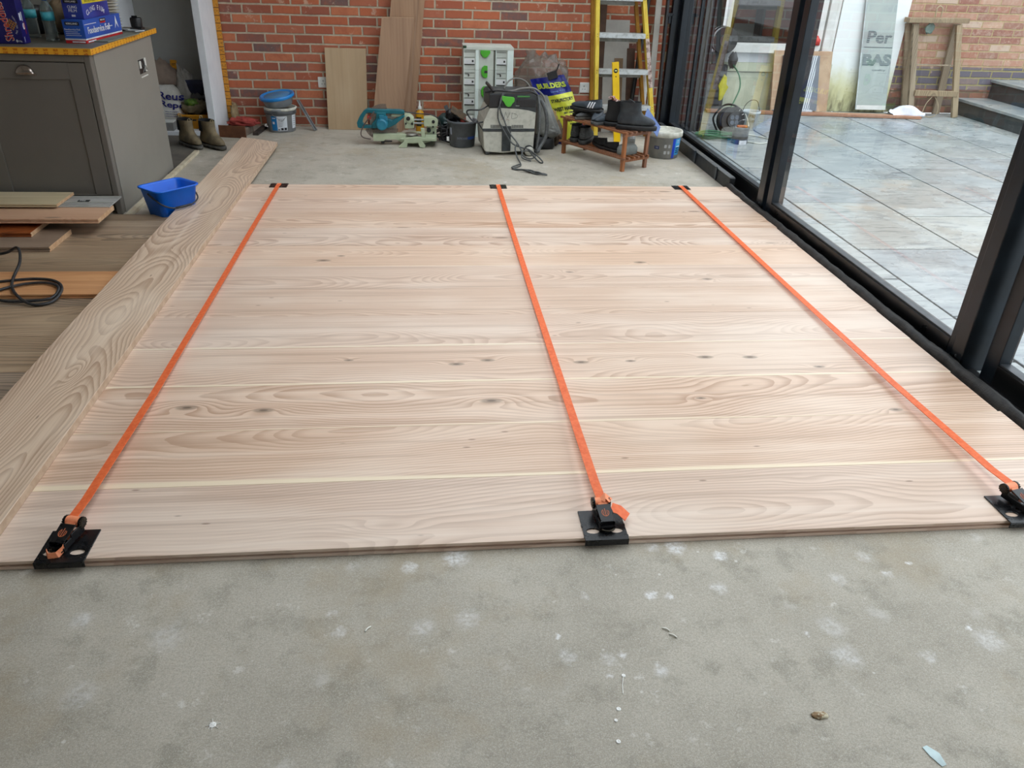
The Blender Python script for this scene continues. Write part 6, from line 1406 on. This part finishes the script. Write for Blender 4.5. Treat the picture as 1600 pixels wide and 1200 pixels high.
b = MB(M('green_cloth_scrap', (150, 176, 164), .7, 0, (110, 130, 124), 10)).blob((5.17, 8.33, .84), (.05, .012, .05), .4, 4, 3, 18); b.build('cloth_scrap', root)
# services by the far end of the glass
drk = M('dark_grey_unit', (70, 72, 76), .5, 0, (54, 56, 60), 8)
root = thing('hose_reel', 'round black wall-mounted reel with dark casing left of the white sill', 'hose reel', (2.99, 8.33, .45))
b = MB(black_plastic).cyl((3.0, 8.30, .685), (3.0, 8.25, .685), .125, n=36).cyl((3.0, 8.37, .685), (3.0, 8.35, .685), .125, n=36); b.mat(drk).cyl((3.0, 8.35, .685), (3.0, 8.30, .685), .09, n=30).cyl((3.0, 8.25, .685), (3.0, 8.243, .685), .06, n=24).build('reel_drum', root)
b = MB(drk).box(2.90, 3.09, 8.31, 8.398, .0, .45).box(2.93, 3.05, 8.33, 8.398, .45, .62); b.mat(black_plastic)
for q in range(5): b.box(2.91, 3.08, 8.305, 8.31, .05+q*.07, .07+q*.07)
b.build('casing', root, bevel=.004)
b = MB(drk).blob((3.115, 8.27, .50), (.045, .04, .075), .3, 4, 3, 20).build('nozzle_holder', root)
b = MB(M('green_hose', (52, 116, 76), .45)).tube([(3.11, 8.22, .46), (3.14, 8.10, .38), (3.13, 8.0, .28), (3.06, 7.90, .18), (2.97, 7.75, .12), (2.86, 7.45, .10)], .007, 8)
for q in range(3):
    r_ = .155+.018*q; b.tube([(2.60+r_*cos(a)*(1+.08*sin(a*2+q)), 6.98+r_*.62*sin(a), .010+.012*q+.006*sin(a*3+q)) for a in [2*pi*k/12 for k in range(12)]], .0075, 8, 4, True)
tag(b.build('garden_hose', origin=(2.64, 6.98, 0)), 'green garden hose rising from its coil on the patio behind the glass', 'hose')
b = MB(M('yellow_glove', (220, 212, 70), .7, 0, (190, 180, 50), 10, .3)).prism([(-.02, -.10), (.01, -.09), (.045, .0), (.06, .03), (.035, .055), (.03, .12), (.0, .15), (-.02, .10), (-.045, .04), (-.03, .0)], -.012, .012, T=frame((2.93, 7.95, .26), (1, 0, 0), (0, 0, 1)))
tag(b.build('yellow_glove', origin=(2.93, 7.95, .2), bevel=.004), 'yellow rubber glove hanging above the cable reel outside', 'glove')
root = thing('cable_reel', 'black cable reel with round socket plate standing on the patio behind the glass', 'cable reel', (2.78, 7.22, 0))
RC = Vector((2.80, 7.20, .115)); RD = Vector((.12, -1, .18)).normalized()
b = MB(black_plastic).cyl(RC, RC+RD*.012, .115, n=40).cyl(RC-RD*.10, RC-RD*.088, .115, n=40); b.build('flange', root)
b = MB(M('cable_blue_grey', (72, 90, 128), .5, 0, (56, 70, 104), 30)).cyl(RC-RD*.088, RC, .085, n=36).build('wound_cable', root)
b = MB(M('socket_plate_dark', (34, 38, 44), .4)).cyl(RC+RD*.012, RC+RD*.030, .066, n=32); b.mat(M('socket_ring', (92, 100, 112), .5))
ux = RD.cross(Vector((0, 0, 1))).normalized(); uz = ux.cross(RD)
for q in range(4):
    a = pi/4+q*pi/2; c_ = RC+RD*.030+ux*.032*cos(a)+uz*.032*sin(a); b.cyl(c_, c_+RD*.003, .021, .019, 20)
b.mat(white_plastic)
for q in range(-1, 3): a = q*.5; c_ = RC+RD*.012+(ux*-1)*.092*cos(a)+uz*.092*sin(a); b.bar(c_, c_+(ux*-1)*.018*cos(a)+uz*.018*sin(a), .008, .004, tuple(RD))
b.build('socket_plate', root)
b = MB(black_plastic).tube([RC+Vector((-.10, .10, -.11)), RC+Vector((-.15, .10, .0)), RC+Vector((-.08, .08, .11)), RC+Vector((.0, .04, .125)), RC+Vector((.08, .02, .08))], .009, 8)
b.mat(M('pale_flex2', (206, 206, 196), .5)).tube([RC+Vector((.10, -.02, .06)), RC+Vector((.13, -.06, -.02)), RC+Vector((.12, -.1, -.10))], .006, 6); b.build('carry_frame', root)
c = (2.725, 6.78, 0)
root = thing('paint_tin', 'small dark and white paint tin on the patio beside the hose coil', 'tin', c)
b = MB(M('tin_dark', (66, 72, 84), .4, .2, (84, 92, 104), 8)).lathe([(0, .0), (.068, 0), (.070, .004), (.070, .13), (.072, .134), (.066, .14), (.060, .132), (0, .130)], c, 36).build('tin_body', root)
b = MB(kblk); arc(b, c, lambda z: .070, 190, 350, .045, .065); b.mat(wht); arc(b, c, lambda z: .070, 250, 310, .0, .035); b.build('label', root)
b = MB(steel).tube([(c[0]-.07, c[1], .11), (c[0]-.06, c[1]-.03, .17), (c[0], c[1]-.03, .205), (c[0]+.06, c[1]-.03, .17), (c[0]+.07, c[1], .11)], .002, 6).build('wire_handle', root)
b = MB(M('orange_brush', (206, 120, 70), .6)).box(c[0]-.04, c[0]+.05, c[1]-.02, c[1]+.02, .131, .15)
tag(b.build('sponge', origin=(c[0], c[1], .13), bevel=.006), 'orange sponge on the paint tin', 'sponge')
c = (3.04, 7.40, 0)
root = thing('white_pail', 'white pail with scrawled dark writing behind the paint tin', 'pail', c)
b = MB(M('milky_plastic', (196, 204, 206), .5)); pail(b, c, .075, .085, .165).build('pail', root)
b = MB(ink); b.text('P&J', Matrix.Identity(4), width=.05, font_h=.03, fn=wrap(c, lambda z: .083, 262, .125)); b.text('FLUID', Matrix.Identity(4), width=.06, font_h=.02, fn=wrap(c, lambda z: .082, 262, .085)); b.build('lettering', root)
b = MB(ink).tube([(c[0]-.085, c[1], .14), (c[0]-.07, c[1]-.02, .22), (c[0]-.02, c[1]-.02, .262), (c[0]+.04, c[1]-.02, .25), (c[0]+.085, c[1], .16)], .003, 6).build('wire_handle', root)
b = MB(M('white_flex', (214, 216, 206), .5)).tube([(2.80, 6.80, .008), (2.90, 6.74, .008), (3.02, 6.80, .008), (3.06, 6.92, .008), (2.98, 7.05, .008), (2.88, 7.12, .010)], .006, 6)
tag(b.build('white_cable', origin=(2.95, 6.9, 0)), 'white flex looping on the slabs to the right of the paint tin', 'cable')

# ================================================================== SMALL THINGS ON THE FLOOR
flk = M('paint_flake', (206, 226, 228), .5); spl = M('white_paint_splash', (244, 243, 240), .5, 0, (236, 235, 230))
b = MB(flk).prism([(0, .012), (.012, .014), (.026, -.008), (.022, -.034), (.010, -.036), (.002, -.010)], .0005, .002, T=RZ(8, (1.018, .960, 0)))
tag(b.build('paper_scrap', origin=(1.01, .95, 0)), 'pale blue scrap on the concrete at the lower right edge of the picture', 'scrap')
b = MB(spl); rs = random.Random(2); b.lathe([(.008, .0004), (.006, .0012), (0, .0014)], (-.470, 1.139, 0), 14)
for q in range(8):
    a = q*.8+rs.uniform(-.2, .2); L = rs.uniform(.010, .017); b.bar((-.470, 1.139, .0009), (-.470+L*cos(a), 1.139+L*sin(a), .0009), .0014, .0006, (0, 0, 1))
tag(b.build('paint_splat', origin=(-.470, 1.139, 0)), 'star-shaped white paint splat on the concrete at the lower left', 'paint splat')
for i, (x, y, r_) in enumerate(((.425, 1.202, .0052), (.394, 1.114, .0056), (.382, 1.086, .0042), (.376, 1.035, .0054))):
    b = MB(spl).lathe([(r_, .0004), (r_*.85, .0018), (r_*.4, .0018), (r_*.3, .0012), (0, .0012)], (x, y, 0), 14)
    if i == 0: b.tube([(x, y, .0011), (x-.008, y-.025, .0010), (x-.012, y-.05, .0009)], .0009, 5)
    lab = ['largest paint drop with a thin tail, farthest up the row of white drops', 'white paint drop second from the top of the row', 'small white paint drop third from the top of the row', 'white paint drop closest to the bottom of the picture in the row'][i]
    tag(b.build('paint_drop', origin=(x, y, 0)), lab, 'paint drop', 'row of white paint drops on the concrete')
b = MB(M('brown_flake', (150, 122, 90), .8, 0, (206, 196, 170), 90, .3, thr=(.45, .55))).blob((.832, 1.064, .003), (.020, .009, .005), .4, 4, 2, 14, flat=.0004)
tag(b.build('mortar_chip', origin=(.832, 1.064, 0)), 'small brown and cream chip on the concrete right of the paint drops', 'chip')
for i, (x, y, a) in enumerate(((.560, 1.330, -35), (.572, 1.309, -40), (-.162, 1.381, 50))):
    b = MB(M('pale_shaving', (244, 242, 232), .6)).at(RZ(a, (x, y, 0))).tube([(-.010, 0, .0022), (0, .0015, .0035), (.010, 0, .0022)], .0019, 6)
    tag(b.build('wood_shaving', origin=(x, y, 0)), ['pale shaving on the concrete, left of a pair below the middle strap', 'pale shaving on the concrete, right of a pair below the middle strap', 'single pale shaving on the concrete below the boards, left of the middle'][i], 'shaving', 'pale shavings on the concrete')

# hang small pieces on the part that carries them (thing > part > sub-part)
CARRY = {'toothed_wheel': 'ratchet_frame', 'link_ring': 'ratchet_frame', 'cross_pin': 'ratchet_frame', 'knob': 'rear_head', 'pivot_bolt': 'pivot_arm', 'trigger': 'motor_body',
         'motor_housing': 'motor_body', 'tyre': 'front_wheel', 'catch': 'top_cover', 'cord_cleat': 'top_cover', 'pin_holes': 'faceplate', 'switch': 'faceplate', 'rim_band': 'pail',
         'crusty_rim': 'pail', 'rim': 'pail', 'handle_grip': 'wire_handle', 'vial': 'vial_window', 'inlay_card': 'case_body', 'latch': 'case_body', 'rubber_foot': 'front_stile',
         'paint_splash': 'front_stile', 'elastic_panel': 'upper', 'pull_loop': 'upper', 'stripes': 'upper', 'stitching': 'upper', 'heel_ribs': 'upper', 'printing': 'carton',
         'hand_slot': 'crate_body', 'sewn_loop': 'hook_plate', 'piping': 'upper'}
def kind_of(o): return o.name.split('.')[0]
for r in [o for o in bpy.data.objects if o.type == 'EMPTY' and o.parent is None]:
    ch = list(r.children); kinds = {}
    for c in ch: kinds.setdefault(kind_of(c), []).append(c)
    for k, cs in kinds.items():
        ps = kinds.get(CARRY.get(k, ''), [])
        if k == 'label': ps = kinds.get('pail', []) or kinds.get('bottle_body', []) or kinds.get('tin_body', [])
        if k == 'lettering': ps = kinds.get('yellow_panel', []) or kinds.get('board_body', []) or kinds.get('bag_body', []) or kinds.get('pail', [])
        if not ps: continue
        for i, c in enumerate(cs):
            p = ps[i] if len(ps) == len(cs) else ps[-1]
            c.parent = p; c.location = Vector(c['o3'])-Vector(p['o3'])
for o in bpy.data.objects:
    if 'o3' in o: del o['o3']
